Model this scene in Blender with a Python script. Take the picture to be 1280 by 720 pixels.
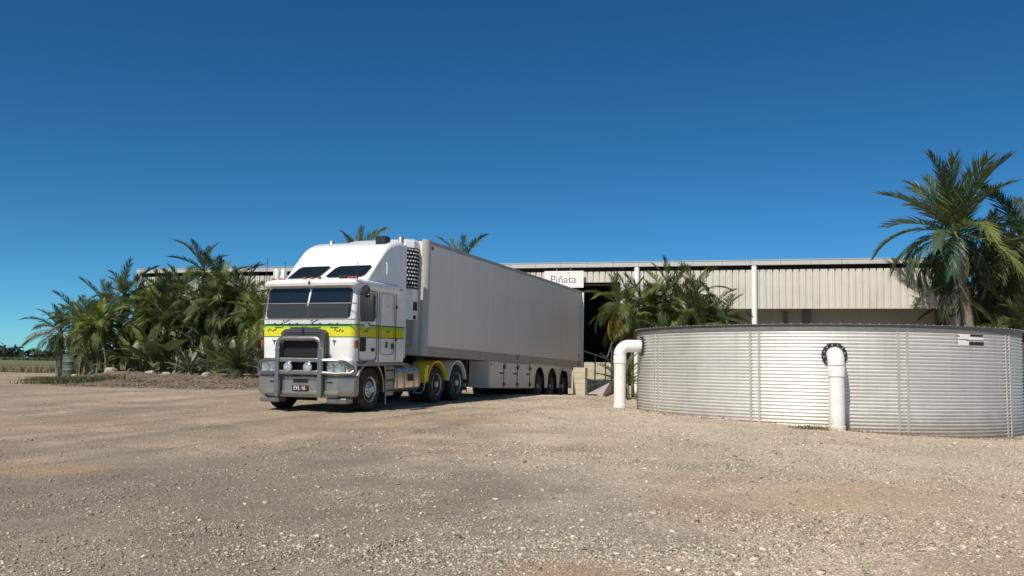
import bpy, bmesh, math, random
import numpy as np
from mathutils import Vector, Matrix, Euler
R = math.radians
random.seed(7)
for o in list(bpy.data.objects): bpy.data.objects.remove(o)
scn = bpy.context.scene
C = scn.collection

# ---------------------------------------------------------------- camera, sky, sun, exposure
F = 1108.0                                    # focal length in pixels of a 1280 px wide frame
CAM_Z = 1.45
cd = bpy.data.cameras.new('camera'); cam = bpy.data.objects.new('camera', cd); C.objects.link(cam)
cd.sensor_width = 36; cd.lens = F/1280*36; cd.clip_start = .05; cd.clip_end = 9000
cam.matrix_world = Matrix.Translation((0, 0, CAM_Z)) @ Euler((R(90+5.0), 0, 0)).to_matrix().to_4x4() @ Matrix.Rotation(R(.9), 4, 'Z')
scn.camera = cam
SUN_DIR = Vector((-.52, -.854, 0)).normalized()
SUN_EL = R(48)
world = bpy.data.worlds.new('World'); scn.world = world; world.use_nodes = True
nt = world.node_tree
bg = nt.nodes['Background']
sky = nt.nodes.new('ShaderNodeTexSky'); sky.sky_type = 'NISHITA'; sky.sun_disc = False
sky.sun_elevation = SUN_EL
sky.sun_rotation = math.atan2(SUN_DIR.x, SUN_DIR.y)
sky.altitude = 0; sky.air_density = .5; sky.dust_density = .2; sky.ozone_density = 1.6
gm = nt.nodes.new('ShaderNodeGamma'); gm.inputs[1].default_value = 1.0
hs = nt.nodes.new('ShaderNodeHueSaturation'); hs.inputs['Saturation'].default_value = 1.25; hs.inputs['Value'].default_value = 1.0
nt.links.new(sky.outputs[0], gm.inputs[0]); nt.links.new(gm.outputs[0], hs.inputs['Color']); tint = nt.nodes.new('ShaderNodeMixRGB'); tint.blend_type = 'MULTIPLY'; tint.inputs[0].default_value = 1; tint.inputs[2].default_value = (.47,.90,.93,1)
nt.links.new(hs.outputs[0], tint.inputs[1]); nt.links.new(tint.outputs[0], bg.inputs[0])
bg.inputs[1].default_value = .110
sd = bpy.data.lights.new('sun', 'SUN'); sun = bpy.data.objects.new('sun', sd); C.objects.link(sun)
sd.energy = 4.9; sd.angle = R(.53); sd.color = (1, .925, .80)
to_sun = Vector((SUN_DIR.x*math.cos(SUN_EL), SUN_DIR.y*math.cos(SUN_EL), math.sin(SUN_EL)))
sun.rotation_euler = to_sun.to_track_quat('Z', 'Y').to_euler(); sun.location = to_sun*60
scn.view_settings.view_transform = 'Standard'; scn.view_settings.look = 'None'
scn.view_settings.gamma = 1; scn.view_settings.exposure = 0.0
scn.view_settings.use_curve_mapping = False

# ---------------------------------------------------------------- helpers
def PX(px, Y): return (px-640)/F*Y

class MB:
    def __init__(s): s.bm = bmesh.new()
    def box(s, x0, x1, y0, y1, z0, z1, bev=0, seg=2):
        v = [s.bm.verts.new(p) for p in ((x0,y0,z0),(x1,y0,z0),(x1,y1,z0),(x0,y1,z0),(x0,y0,z1),(x1,y0,z1),(x1,y1,z1),(x0,y1,z1))]
        for f in ((0,3,2,1),(4,5,6,7),(0,1,5,4),(1,2,6,5),(2,3,7,6),(3,0,4,7)): s.bm.faces.new([v[i] for i in f])
        if bev:
            es = list({e for q in v for e in q.link_edges})
            bmesh.ops.bevel(s.bm, geom=es, offset=bev, segments=seg, affect='EDGES', profile=.5)
        return s
    def prism(s, pts, axis, a, b):
        def P(p, h): return {'x': (h,p[0],p[1]), 'y': (p[0],h,p[1]), 'z': (p[0],p[1],h)}[axis]
        A = [s.bm.verts.new(P(p,a)) for p in pts]; B = [s.bm.verts.new(P(p,b)) for p in pts]
        s.bm.faces.new(A); s.bm.faces.new(B[::-1]); n = len(pts)
        for i in range(n): s.bm.faces.new((A[i],B[i],B[(i+1)%n],A[(i+1)%n]))
        return s
    def plate(s, pts, o, ux, uz, th):
        """polygon in the plane (ux, uz) through o, thickness th along ux x uz"""
        o, ux, uz = Vector(o), Vector(ux).normalized(), Vector(uz).normalized(); n = ux.cross(uz)
        A = [s.bm.verts.new(o+ux*p[0]+uz*p[1]) for p in pts]; B = [s.bm.verts.new(o+ux*p[0]+uz*p[1]+n*th) for p in pts]
        s.bm.faces.new(A); s.bm.faces.new(B[::-1]); k = len(pts)
        for i in range(k): s.bm.faces.new((A[i],B[i],B[(i+1)%k],A[(i+1)%k]))
        return s
    def loft(s, rings, cap=True, closed=True):
        vs = [[s.bm.verts.new(p) for p in r] for r in rings]
        n = len(vs[0])
        for a, b in zip(vs, vs[1:]):
            for i in range(n if closed else n-1): s.bm.faces.new((a[i],a[(i+1)%n],b[(i+1)%n],b[i]))
        if cap and closed: s.bm.faces.new(vs[0][::-1]); s.bm.faces.new(vs[-1])
        return s
    def tube(s, pts, r, seg=8, cap=True):
        pts = [Vector(p) for p in pts]; n = len(pts)
        rr = r if isinstance(r, (list, tuple)) else [r]*n
        rings = []; up = None
        for i, p in enumerate(pts):
            t = (pts[min(i+1,n-1)]-pts[max(i-1,0)]).normalized()
            if up is None: up = Vector((0,0,1)) if abs(t.z) < .9 else Vector((0,1,0))
            a = t.cross(up); a.normalize(); b = a.cross(t); up = b
            rings.append([p+(a*math.cos(2*math.pi*k/seg)+b*math.sin(2*math.pi*k/seg))*rr[i] for k in range(seg)])
        return s.loft(rings, cap)
    def lathe(s, prof, seg=24, axis='z', o=(0,0,0), sgn=1):
        o = Vector(o); rings = []
        for r, h in prof:
            ring = []
            for k in range(seg):
                a = 2*math.pi*k/seg; c, q = r*math.cos(a), r*math.sin(a)
                ring.append(o+Vector({'x': (h*sgn,c,q), 'y': (c,h*sgn,q), 'z': (c,q,h*sgn)}[axis]))
            rings.append(ring)
        return s.loft(rings, cap=True)
    def done(s, name, m, parent=None, smooth=None):
        bmesh.ops.remove_doubles(s.bm, verts=s.bm.verts, dist=1e-6)
        bmesh.ops.recalc_face_normals(s.bm, faces=s.bm.faces)
        me = bpy.data.meshes.new(name); s.bm.to_mesh(me); s.bm.free()
        return link(name, me, m, parent, smooth)

def link(name, me, m, parent=None, smooth=None):
    if m is not None and not len(me.materials): me.materials.append(m)
    if smooth:
        me.polygons.foreach_set('use_smooth', [True]*len(me.polygons)); me.set_sharp_from_angle(angle=R(smooth))
    o = bpy.data.objects.new(name, me); C.objects.link(o); o.parent = parent
    return o
def empty(name, label, cat, loc=(0,0,0), rot=(0,0,0), group=None):
    o = bpy.data.objects.new(name, None); C.objects.link(o); o.location = loc; o.rotation_euler = rot; o.empty_display_size = .2
    return tag(o, label, cat, group)
def tag(o, label, cat, group=None):
    o['label'] = label; o['category'] = cat
    if group: o['group'] = group
    return o
def kind(o, k, label=None):
    o['kind'] = k
    if label: o['label'] = label
    return o
def arc(cx, cy, r, a0, a1, n): return [(cx+r*math.cos(R(a0+(a1-a0)*i/n)), cy+r*math.sin(R(a0+(a1-a0)*i/n))) for i in range(n+1)]
def rrect(x0, x1, y0, y1, r, n=4):
    return arc(x1-r,y1-r,r,0,90,n)+arc(x0+r,y1-r,r,90,180,n)+arc(x0+r,y0+r,r,180,270,n)+arc(x1-r,y0+r,r,270,360,n)
def text_mesh(txt, size, depth, offset=0.0):
    cu = bpy.data.curves.new('lettering', 'FONT'); cu.body = txt; cu.size = size; cu.extrude = depth; cu.offset = offset
    cu.align_x = 'CENTER'; cu.align_y = 'CENTER'
    t = bpy.data.objects.new('lettering', cu); C.objects.link(t)
    me = bpy.data.meshes.new_from_object(t.evaluated_get(bpy.context.evaluated_depsgraph_get()))
    bpy.data.objects.remove(t); me.name = 'lettering'; me.materials.clear()
    return me

# value noise in numpy (terrain relief, gravel density)
_g = np.random.default_rng(3).random((256, 256))
def vnoise(x, y):
    xi = np.floor(x).astype(int); yi = np.floor(y).astype(int); fx = x-xi; fy = y-yi
    fx = fx*fx*(3-2*fx); fy = fy*fy*(3-2*fy)
    g = lambda a, b: _g[a & 255, b & 255]
    return (g(xi,yi)*(1-fx)+g(xi+1,yi)*fx)*(1-fy)+(g(xi,yi+1)*(1-fx)+g(xi+1,yi+1)*fx)*fy
def fbm(x, y, o=4):
    v = 0; a = .5; t = 0
    for i in range(o): v = v+a*vnoise(x*2**i+17*i, y*2**i+31*i); t += a; a *= .5
    return v/t
def sm(a, b, x):
    t = np.clip((x-a)/(b-a), 0, 1); return t*t*(3-2*t)
def H0(x, y):
    """lie of the yard: rises gently to the truck, crest by the dock, falls towards the tank"""
    x = np.asarray(x, float); y = np.asarray(y, float)
    h = .5*sm(0, 31, y)*(1-sm(2.5, 11.5, x)*(1-.8*sm(30, 50, y)))
    h = h-.33*np.exp(-((x-4.9)/1.7)**2-((y-26)/3.0)**2)
    h = h-.27*sm(29.5, 34, y)*np.exp(-((x-1.0)/3.5)**4)*(1-sm(60, 90, y))
    return h
RUTS = [(-12.9,.20),(-10.8,.20),(-9.6,.16),(-7.55,.16),(-6.3,.2),(-4.2,.2),(-3.3,.15),(-1.3,.15),(.6,.2),(2.6,.2),(-15.0,.2),(-16.9,.2)]
def ruts(x, y):
    q = x*.924-y*.383+.5*np.sin(y*.16+1)+.25*(fbm(x*.25+3, y*.25, 2)-.5); v = 0
    for c, w in RUTS: v = v+np.exp(-((q-c)/w)**2)-.45*np.exp(-((np.abs(q-c)-1.9*w)/(w*.6))**2)
    return v*(.35+.9*fbm(x*.5+8, y*.2, 2))*sm(2, 6, y)*(1-sm(24, 32, y))*(1-sm(4,8,x))
def H(x, y):
    x = np.asarray(x, float); y = np.asarray(y, float)
    near = 1-sm(40, 60, y)
    return H0(x, y)+near*(.05*(fbm(x*.35, y*.35, 2)-.5)+.022*(fbm(x*1.7, y*1.7, 3)-.5)-.02*ruts(x, y))
def Hs(x, y): return float(H(x, y))

# ---------------------------------------------------------------- materials
def N(t, k): return t.nodes.new('ShaderNode'+k)
def mat(name, base, rough=.5, metal=0, var=.12, vs=2.0, bump=0, bs=60, spec=.5, dirt=None, coat=0, rvar=.1):
    m = bpy.data.materials.new(name); m.use_nodes = True; t = m.node_tree; b = t.nodes['Principled BSDF']; L = t.links.new
    tc = N(t,'TexCoord'); n = N(t,'TexNoise'); n.inputs['Scale'].default_value = vs; n.inputs['Detail'].default_value = 6; n.inputs['Roughness'].default_value = .65
    L(tc.outputs['Object'], n.inputs['Vector'])
    r = N(t,'ValToRGB'); r.color_ramp.elements[0].position = .3; r.color_ramp.elements[1].position = .7
    lo = [c*(1-var) for c in base]; hi = [min(1, c*(1+var*.6)) for c in base]
    r.color_ramp.elements[0].color = (*lo,1); r.color_ramp.elements[1].color = (*hi,1)
    L(n.outputs[0], r.inputs[0]); col = r.outputs[0]
    if dirt:
        n2 = N(t,'TexNoise'); n2.inputs['Scale'].default_value = dirt[1]; n2.inputs['Detail'].default_value = 8
        L(tc.outputs['Object'], n2.inputs['Vector'])
        mr = N(t,'MapRange'); mr.inputs[1].default_value = dirt[2]; mr.inputs[2].default_value = dirt[2]+.2; mr.inputs[4].default_value = dirt[3]
        L(n2.outputs[0], mr.inputs[0])
        mx = N(t,'MixRGB'); mx.inputs[2].default_value = (*dirt[0],1); L(mr.outputs[0], mx.inputs[0]); L(col, mx.inputs[1]); col = mx.outputs[0]
    L(col, b.inputs['Base Color'])
    b.inputs['Metallic'].default_value = metal; b.inputs['Specular IOR Level'].default_value = spec
    if coat: b.inputs['Coat Weight'].default_value = coat; b.inputs['Coat Roughness'].default_value = .06
    mr = N(t,'MapRange'); mr.inputs[3].default_value = max(.02, rough-rvar); mr.inputs[4].default_value = min(1, rough+rvar)
    L(n.outputs[0], mr.inputs[0]); L(mr.outputs[0], b.inputs['Roughness'])
    if bump:
        n3 = N(t,'TexNoise'); n3.inputs['Scale'].default_value = bs; n3.inputs['Detail'].default_value = 5; L(tc.outputs['Object'], n3.inputs['Vector'])
        bp = N(t,'Bump'); bp.inputs['Strength'].default_value = bump; bp.inputs['Distance'].default_value = .02
        L(n3.outputs[0], bp.inputs['Height']); L(bp.outputs[0], b.inputs['Normal'])
    return m
def leaf(name, c1, c2, rough=.42, trans=.33):
    m = bpy.data.materials.new(name); m.use_nodes = True; t = m.node_tree; b = t.nodes['Principled BSDF']; L = t.links.new
    oi = N(t,'ObjectInfo'); tc = N(t,'TexCoord'); n = N(t,'TexNoise'); n.inputs['Scale'].default_value = 2.2; n.inputs['Detail'].default_value = 4
    L(tc.outputs['Object'], n.inputs['Vector'])
    ad = N(t,'Math'); ad.operation = 'MULTIPLY_ADD'; ad.inputs[1].default_value = .9; L(n.outputs[0], ad.inputs[0])
    sb = N(t,'Math'); sb.operation = 'MULTIPLY_ADD'; sb.inputs[1].default_value = .8; sb.inputs[2].default_value = -.35; L(oi.outputs['Random'], sb.inputs[0]); L(sb.outputs[0], ad.inputs[2])
    mx = N(t,'MixRGB'); mx.inputs[1].default_value = (*c1,1); mx.inputs[2].default_value = (*c2,1); mx.use_clamp = True; L(ad.outputs[0], mx.inputs[0])
    L(mx.outputs[0], b.inputs['Base Color']); b.inputs['Roughness'].default_value = rough; b.inputs['Specular IOR Level'].default_value = .45
    tr = N(t,'BsdfTranslucent'); L(mx.outputs[0], tr.inputs[0]); ms = N(t,'MixShader'); ms.inputs[0].default_value = trans
    L(b.outputs[0], ms.inputs[1]); L(tr.outputs[0], ms.inputs[2]); L(ms.outputs[0], t.nodes['Material Output'].inputs[0])
    return m

M = {}
M['white'] = mat('white_paint', (.80,.80,.79), .3, var=.04, coat=.4, dirt=((.42,.36,.29),3.0,.62,.25))
M['pvc'] = mat('white_pvc', (.80,.79,.76), .4, var=.05, vs=5, dirt=((.45,.36,.26),2.0,.6,.25))
M['chrome'] = mat('polished_alloy', (.74,.71,.66), .28, 1, var=.08, rvar=.08)
M['alloy'] = mat('brushed_alloy', (.33,.322,.31), .36, .9, var=.12, vs=6, dirt=((.30,.25,.2),6,.6,.4))
M['bumper'] = mat('polished_bumper', (.38,.37,.35), .3, .75, var=.12, vs=4, dirt=((.30,.25,.19),5,.6,.35))
M['rimalloy'] = mat('rim_alloy', (.62,.60,.57), .42, .45, var=.1, vs=6)
M['greyalloy'] = mat('dull_grey_alloy', (.33,.33,.33), .42, .6, var=.12, vs=6)
M['darkalloy'] = mat('dark_grey_surround', (.07,.07,.074), .5, .2, var=.12)
M['black'] = mat('black_plastic', (.018,.018,.02), .5, var=.2)
M['darkmesh'] = mat('black_grille', (.008,.008,.009), .7, var=.2)
M['rubber'] = mat('tyre_rubber', (.022,.021,.02), .85, var=.3, vs=9, dirt=((.16,.13,.1),5,.5,.55))
M['chassis'] = mat('dusty_chassis_black', (.03,.028,.027), .7, var=.3, dirt=((.15,.12,.09),4,.5,.5))
M['glass'] = mat('dark_glass', (.01,.013,.018), .05, var=.1, spec=.8, rvar=.02)
M['lens'] = mat('headlamp_lens', (.75,.76,.78), .08, .7, var=.1, rvar=.03)
M['amber'] = mat('amber_lens', (.34,.09,.025), .25, var=.1)
M['yellow'] = mat('yellow_paint', (.78,.60,.02), .4, var=.1, dirt=((.3,.24,.12),5,.6,.3))
M['trailer'] = mat('white_trailer_panel', (.74,.685,.62), .45, var=.04, vs=.5, dirt=((.56,.50,.43),.8,.55,.25))
def streaks(m, c, k, sc):
    t = m.node_tree; L = t.links.new; b = t.nodes['Principled BSDF']; src = b.inputs['Base Color'].links[0].from_socket
    tc = N(t,'TexCoord'); mp = N(t,'Mapping'); mp.inputs['Scale'].default_value = sc; L(tc.outputs['Object'], mp.inputs['Vector']); n = N(t,'TexNoise'); n.inputs['Scale'].default_value = 1; n.inputs['Detail'].default_value = 8; n.inputs['Roughness'].default_value = .7; L(mp.outputs[0], n.inputs['Vector'])
    mr = N(t,'MapRange'); mr.inputs[1].default_value = .48; mr.inputs[2].default_value = .78; mr.inputs[4].default_value = k; L(n.outputs[0], mr.inputs[0])
    mx = N(t,'MixRGB'); mx.inputs[2].default_value = (*c,1); L(mr.outputs[0], mx.inputs[0]); L(src, mx.inputs[1]); L(mx.outputs[0], b.inputs['Base Color'])
M['rail'] = mat('trailer_rail', (.42,.405,.385), .45, .3, var=.1, vs=3, dirt=((.26,.21,.17),3,.5,.5))
M['cornerpost'] = mat('satin_corner_post', (.42,.41,.39), .5, .1, var=.08)
M['teal'] = mat('teal_door_edge', (.10,.15,.16), .4, var=.1)
M['plate'] = mat('maroon_plate', (.07,.022,.02), .4, var=.1)
M['ink'] = mat('black_ink', (.02,.02,.02), .5, var=.1)
M['greyink'] = mat('grey_ink', (.10,.11,.11), .5, var=.1)
M['redink'] = mat('red_ink', (.5,.05,.05), .5, var=.1)
M['white_ink'] = mat('white_ink', (.8,.78,.75), .5, var=.05)
M['galv'] = mat('corrugated_steel', (.76,.745,.715), .42, .5, var=.08, vs=1.4, dirt=((.50,.43,.34),1.1,.6,.3))
def splash(m, z0, z1, c, k=.8):
    t = m.node_tree; L = t.links.new; b = t.nodes['Principled BSDF']; src = b.inputs['Base Color'].links[0].from_socket
    tc = N(t,'TexCoord'); sx = N(t,'SeparateXYZ'); L(tc.outputs['Object'], sx.inputs[0]); n = N(t,'TexNoise'); n.inputs['Scale'].default_value = 2.5; n.inputs['Detail'].default_value = 8; n.inputs['Roughness'].default_value = .7; L(tc.outputs['Object'], n.inputs['Vector'])
    ad = N(t,'Math'); ad.operation = 'MULTIPLY_ADD'; ad.inputs[1].default_value = -.7; L(n.outputs[0], ad.inputs[0]); L(sx.outputs[2], ad.inputs[2])
    mr = N(t,'MapRange'); mr.inputs[1].default_value = z0; mr.inputs[2].default_value = z1; mr.inputs[3].default_value = k; mr.inputs[4].default_value = 0; L(ad.outputs[0], mr.inputs[0])
    mx = N(t,'MixRGB'); mx.inputs[2].default_value = (*c,1); L(mr.outputs[0], mx.inputs[0]); L(src, mx.inputs[1]); L(mx.outputs[0], b.inputs['Base Color'])
splash(M['galv'], -.45, .25, (.36,.29,.21)); splash(M['pvc'], -.4, .2, (.42,.34,.25))
M['galvdull'] = mat('dull_zinc', (.52,.50,.47), .5, .4, var=.15, vs=4)
M['rimzinc'] = mat('shade_dark_rim', (.20,.195,.185), .6, .3, var=.2, vs=5)  # zinc darkened to paint in the shade below the tank lip
M['cream'] = mat('cream_steel_sheet', (.62,.585,.515), .5, var=.07, vs=.8, dirt=((.36,.33,.28),.9,.55,.35))
M['gutter'] = mat('gutter_white', (.50,.495,.48), .45, var=.08, vs=1.5, dirt=((.4,.38,.35),2,.55,.4))
M['postw'] = mat('post_white', (.80,.79,.76), .45, var=.05)
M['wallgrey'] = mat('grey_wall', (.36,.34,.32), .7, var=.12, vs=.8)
M['wallwhite'] = mat('white_wall', (.62,.61,.59), .7, var=.1, vs=.8)
M['roof'] = mat('roof_sheet', (.45,.45,.44), .45, .4, var=.1)
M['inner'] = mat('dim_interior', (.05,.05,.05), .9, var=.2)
M['concrete'] = mat('concrete', (.43,.40,.35), .85, var=.15, vs=3, bump=.3, bs=40, dirt=((.2,.16,.12),2,.55,.5))
M['block'] = mat('cream_concrete_block', (.56,.50,.38), .85, var=.14, vs=6, bump=.4, bs=50, dirt=((.28,.23,.16),3,.55,.4))
streaks(M['trailer'], (.44,.40,.36), .16, (2.5,2.5,.3)); streaks(M['cream'], (.34,.30,.24), .28, (4,4,.4)); streaks(M['galv'], (.42,.38,.33), .3, (5,5,.3)); streaks(M['white'], (.45,.40,.33), .3, (6,6,.6))
M['steel'] = mat('grey_steel_tube', (.14,.14,.15), .5, .3, var=.1)
M['trunk'] = mat('palm_trunk', (.20,.17,.13), .85, var=.35, vs=9, bump=.5, bs=25)
M['cane'] = mat('cane_stem', (.19,.18,.08), .6, var=.3, vs=6)
M['soil'] = mat('garden_soil', (.155,.115,.078), .95, var=.4, vs=2.5, bump=.8, bs=14, dirt=((.27,.21,.15),3,.5,.7))
M['leafA'] = leaf('palm_leaf_dark', (.045,.070,.024), (.170,.190,.075))
M['leafB'] = leaf('palm_leaf_mid', (.066,.110,.022), (.22,.25,.068))
M['leafC'] = leaf('palm_leaf_lime', (.115,.17,.025), (.26,.29,.05))
M['leafD'] = leaf('palm_leaf_dry', (.17,.135,.08), (.26,.21,.13), .7, .15)
M['leafE'] = leaf('palm_leaf_bluegreen', (.046,.095,.055), (.125,.18,.095))
M['leafY'] = leaf('palm_leaf_yellow', (.45,.27,.03), (.42,.30,.05), .6, .25)
M['agave'] = leaf('grey_green_leaf', (.10,.12,.07), (.19,.20,.13), .55, .1)
M['drygrass'] = leaf('dry_grass', (.20,.16,.08), (.33,.27,.15), .8, .2)
M['grass'] = leaf('weed_green', (.07,.085,.03), (.16,.15,.06), .7, .2)
M['farwood'] = leaf('far_tree_leaf', (.028,.045,.03), (.05,.07,.045), .8, .1)
M['drum'] = mat('faded_green_drum', (.085,.115,.095), .6, var=.15)
M['rock'] = mat('pale_rock', (.40,.36,.30), .9, var=.25, vs=8, bump=.5, bs=20)

def paint_cab():
    m = mat('cab_paint_with_stripe', (.82,.82,.815), .25, var=.03, coat=.5); t = m.node_tree; L = t.links.new; b = t.nodes['Principled BSDF']
    tc = [n for n in t.nodes if n.type == 'TEX_COORD'][0]
    sx = N(t,'SeparateXYZ'); L(tc.outputs['Object'], sx.inputs[0])
    r = N(t,'ValToRGB'); r.color_ramp.interpolation = 'CONSTANT'; e = r.color_ramp.elements
    mr = N(t,'MapRange'); mr.inputs[1].default_value = 1.5; mr.inputs[2].default_value = 2.2; L(sx.outputs[2], mr.inputs[0]); L(mr.outputs[0], r.inputs[0])
    stops = [(0,(.82,.82,.815,1)),(.240,(.03,.14,.02,1)),(.270,(.68,.62,.01,1)),(.53,(.40,.60,.02,1)),(.61,(.16,.42,.02,1)),(.645,(.02,.10,.02,1)),(.675,(.82,.82,.815,1))]
    e[0].position, e[0].color = stops[0]; e[1].position, e[1].color = stops[1]
    for p, c in stops[2:]: q = e.new(p); q.color = c
    L(r.outputs[0], b.inputs['Base Color'])
    return m
M['cab'] = paint_cab()

def mesh_guard():
    m = bpy.data.materials.new('stone_guard_mesh'); m.use_nodes = True; t = m.node_tree; b = t.nodes['Principled BSDF']
    b.inputs['Base Color'].default_value = (.10,.105,.11,1); b.inputs['Roughness'].default_value = .5
    tr = N(t,'BsdfTransparent'); ms = N(t,'MixShader'); ms.inputs[0].default_value = .2
    t.links.new(tr.outputs[0], ms.inputs[1]); t.links.new(b.outputs[0], ms.inputs[2]); t.links.new(ms.outputs[0], t.nodes['Material Output'].inputs[0])
    return m
M['guard'] = mesh_guard()

def ground_mat():
    m = bpy.data.materials.new('gravel_yard'); m.use_nodes = True; t = m.node_tree; b = t.nodes['Principled BSDF']; L = t.links.new
    tc = N(t,'TexCoord'); P = tc.outputs['Object']
    def noise(scale, det=6, rough=.6, vec=None, dist=0):
        n = N(t,'TexNoise'); n.inputs['Scale'].default_value = scale; n.inputs['Detail'].default_value = det; n.inputs['Roughness'].default_value = rough; n.inputs['Distortion'].default_value = dist
        L(vec or P, n.inputs['Vector']); return n.outputs[0]
    def rng(s, a, b_, lo=0, hi=1):
        r = N(t,'MapRange'); r.interpolation_type = 'SMOOTHSTEP'
        for i, v in ((1,a),(2,b_),(3,lo),(4,hi)): r.inputs[i].default_value = v
        L(s, r.inputs[0]); return r.outputs[0]
    def mix(f, a, c, mode='MIX'):
        x = N(t,'MixRGB'); x.blend_type = mode
        for i, v in ((0,f),(1,a),(2,c)):
            if isinstance(v, tuple): x.inputs[i].default_value = (*v,1)
            elif isinstance(v, float): x.inputs[i].default_value = v
            else: L(v, x.inputs[i])
        return x.outputs[0]
    def math_(op, a, c):
        x = N(t,'Math'); x.operation = op
        for i, v in ((0,a),(1,c)):
            if isinstance(v, (int,float)): x.inputs[i].default_value = v
            else: L(v, x.inputs[i])
        return x.outputs[0]
    mp = N(t,'Mapping'); mp.vector_type = 'TEXTURE'; mp.inputs['Rotation'].default_value = (0,0,R(-22.5)); mp.inputs['Scale'].default_value = (.75,10,1); L(P, mp.inputs['Vector'])
    tracks = noise(1.0, 7, .62, mp.outputs[0], .6)
    sx = N(t,'SeparateXYZ'); L(P, sx.inputs[0])
    big = noise(.16, 4, .55); mid = noise(.9, 6, .65); fine = noise(14, 6, .7); grit = noise(55, 4, .7)
    dust = mix(rng(mid,.35,.7), (.37,.298,.225), (.50,.41,.315))
    dust = mix(rng(tracks,.42,.66), dust, (.29,.245,.197))
    pale = mix(rng(fine,.35,.7), (.50,.42,.335), (.72,.625,.51))
    # pale gravel lies to the right and up to the dock, dust to the left
    lat = math_('ADD', math_('MULTIPLY', sx.outputs[0], .07), math_('MULTIPLY', big, 1.4))
    lat = math_('ADD', lat, math_('MULTIPLY', mid, .45))
    col = mix(rng(lat,.72,1.15), dust, pale)
    # grey patch of crushed rock on the near left
    gx = math_('MULTIPLY', math_('ADD', sx.outputs[0], 2.6), .21); gy = math_('MULTIPLY', math_('SUBTRACT', sx.outputs[1], 9.0), .24)
    gd = math_('ADD', math_('ADD', math_('MULTIPLY', gx, gx), math_('MULTIPLY', gy, gy)), math_('MULTIPLY', math_('SUBTRACT', mid, .5), 1.6))
    col = mix(rng(gd,.2,1.3,.75,0), col, (.265,.235,.198))
    # clay patches
    for cx, cy, sxx, syy, k in ((3.3,9.0,1.8,2.0,.5),(4.6,7.0,1.6,1.0,.35),(.55,6.2,.6,.35,.7),(-5.9,10.6,1.2,.6,.6),(5.5,10.5,1.7,.8,.4),(-1.0,19,1.4,.8,.4),(-9.5,16.0,2.5,1.2,.4),(3.0,6.0,1.0,.5,.5)):
        ax = math_('MULTIPLY', math_('SUBTRACT', sx.outputs[0], cx), 1/sxx); ay = math_('MULTIPLY', math_('SUBTRACT', sx.outputs[1], cy), 1/syy)
        d = math_('ADD', math_('ADD', math_('MULTIPLY', ax, ax), math_('MULTIPLY', ay, ay)), math_('MULTIPLY', math_('SUBTRACT', mid, .5), 3.0))
        col = mix(rng(d,-.4,2.0,k,0), col, (.46,.305,.195))
    col = mix(rng(noise(.55,7,.7,None,.8),.38,.62,.0,.9), mix(1.0, col, (.85,.845,.84), 'MULTIPLY'), mix(1.0, col, (1.08,1.07,1.05), 'MULTIPLY'))
    col = mix(rng(fine,.3,.7,.35,.95), col, mix(rng(grit,.34,.66), (.36,.35,.34), (1.5,1.46,1.38)), 'MULTIPLY')
    v2 = N(t,'TexVoronoi'); v2.inputs['Scale'].default_value = 70; L(P, v2.inputs['Vector']); bw2 = N(t,'RGBToBW'); L(v2.outputs['Color'], bw2.inputs[0])
    col = mix(rng(mid,.3,.7,.25,.7), col, mix(rng(bw2.outputs[0],.25,.8), (.62,.61,.60), (1.35,1.33,1.28)), 'MULTIPLY')
    # pebbles too small for geometry
    vo = N(t,'TexVoronoi'); vo.inputs['Scale'].default_value = 26; L(P, vo.inputs['Vector'])
    bwv = N(t,'RGBToBW'); L(vo.outputs['Color'], bwv.inputs[0])
    peb = math_('MULTIPLY', rng(vo.outputs['Distance'],.12,.3,1,0), rng(noise(3.0,5),.46,.62))
    col = mix(math_('MULTIPLY', peb, .55), col, mix(rng(bwv.outputs[0],.2,.8), (.20,.18,.155), (.66,.59,.49)))
    L(col, b.inputs['Base Color']); b.inputs['Roughness'].default_value = .95; b.inputs['Specular IOR Level'].default_value = .2
    hsum = math_('ADD', math_('ADD', math_('MULTIPLY', fine, .6), math_('MULTIPLY', grit, .25)), math_('ADD', math_('MULTIPLY', peb, .35), math_('MULTIPLY', tracks, .8)))
    bp = N(t,'Bump'); bp.inputs['Strength'].default_value = .9; bp.inputs['Distance'].default_value = .04; L(hsum, bp.inputs['Height']); L(bp.outputs[0], b.inputs['Normal'])
    return m
M['ground'] = ground_mat()

def stone_mat(name, a, c):
    m = bpy.data.materials.new(name); m.use_nodes = True; t = m.node_tree; b = t.nodes['Principled BSDF']; L = t.links.new
    at = N(t,'Attribute'); at.attribute_name = 'tone'
    r = N(t,'ValToRGB'); e = r.color_ramp.elements; e[0].color = (*a,1); e[1].color = (*c,1)
    q = e.new(.5); q.color = (*[(x+y)/2*.95 for x, y in zip(a,c)],1)
    L(at.outputs['Fac'], r.inputs[0]); L(r.outputs[0], b.inputs['Base Color']); b.inputs['Roughness'].default_value = .9; b.inputs['Specular IOR Level'].default_value = .25
    return m
M['gravel'] = stone_mat('crushed_gravel', (.17,.145,.12), (.70,.61,.48))
M['mulch'] = stone_mat('bark_and_clods', (.07,.05,.035), (.32,.25,.18))
def field_mat():
    m = mat('stubble_field', (.17,.16,.075), .95, var=.25, vs=.05, dirt=((.08,.12,.035),.02,.42,.8)); return m
M['field'] = field_mat()

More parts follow.
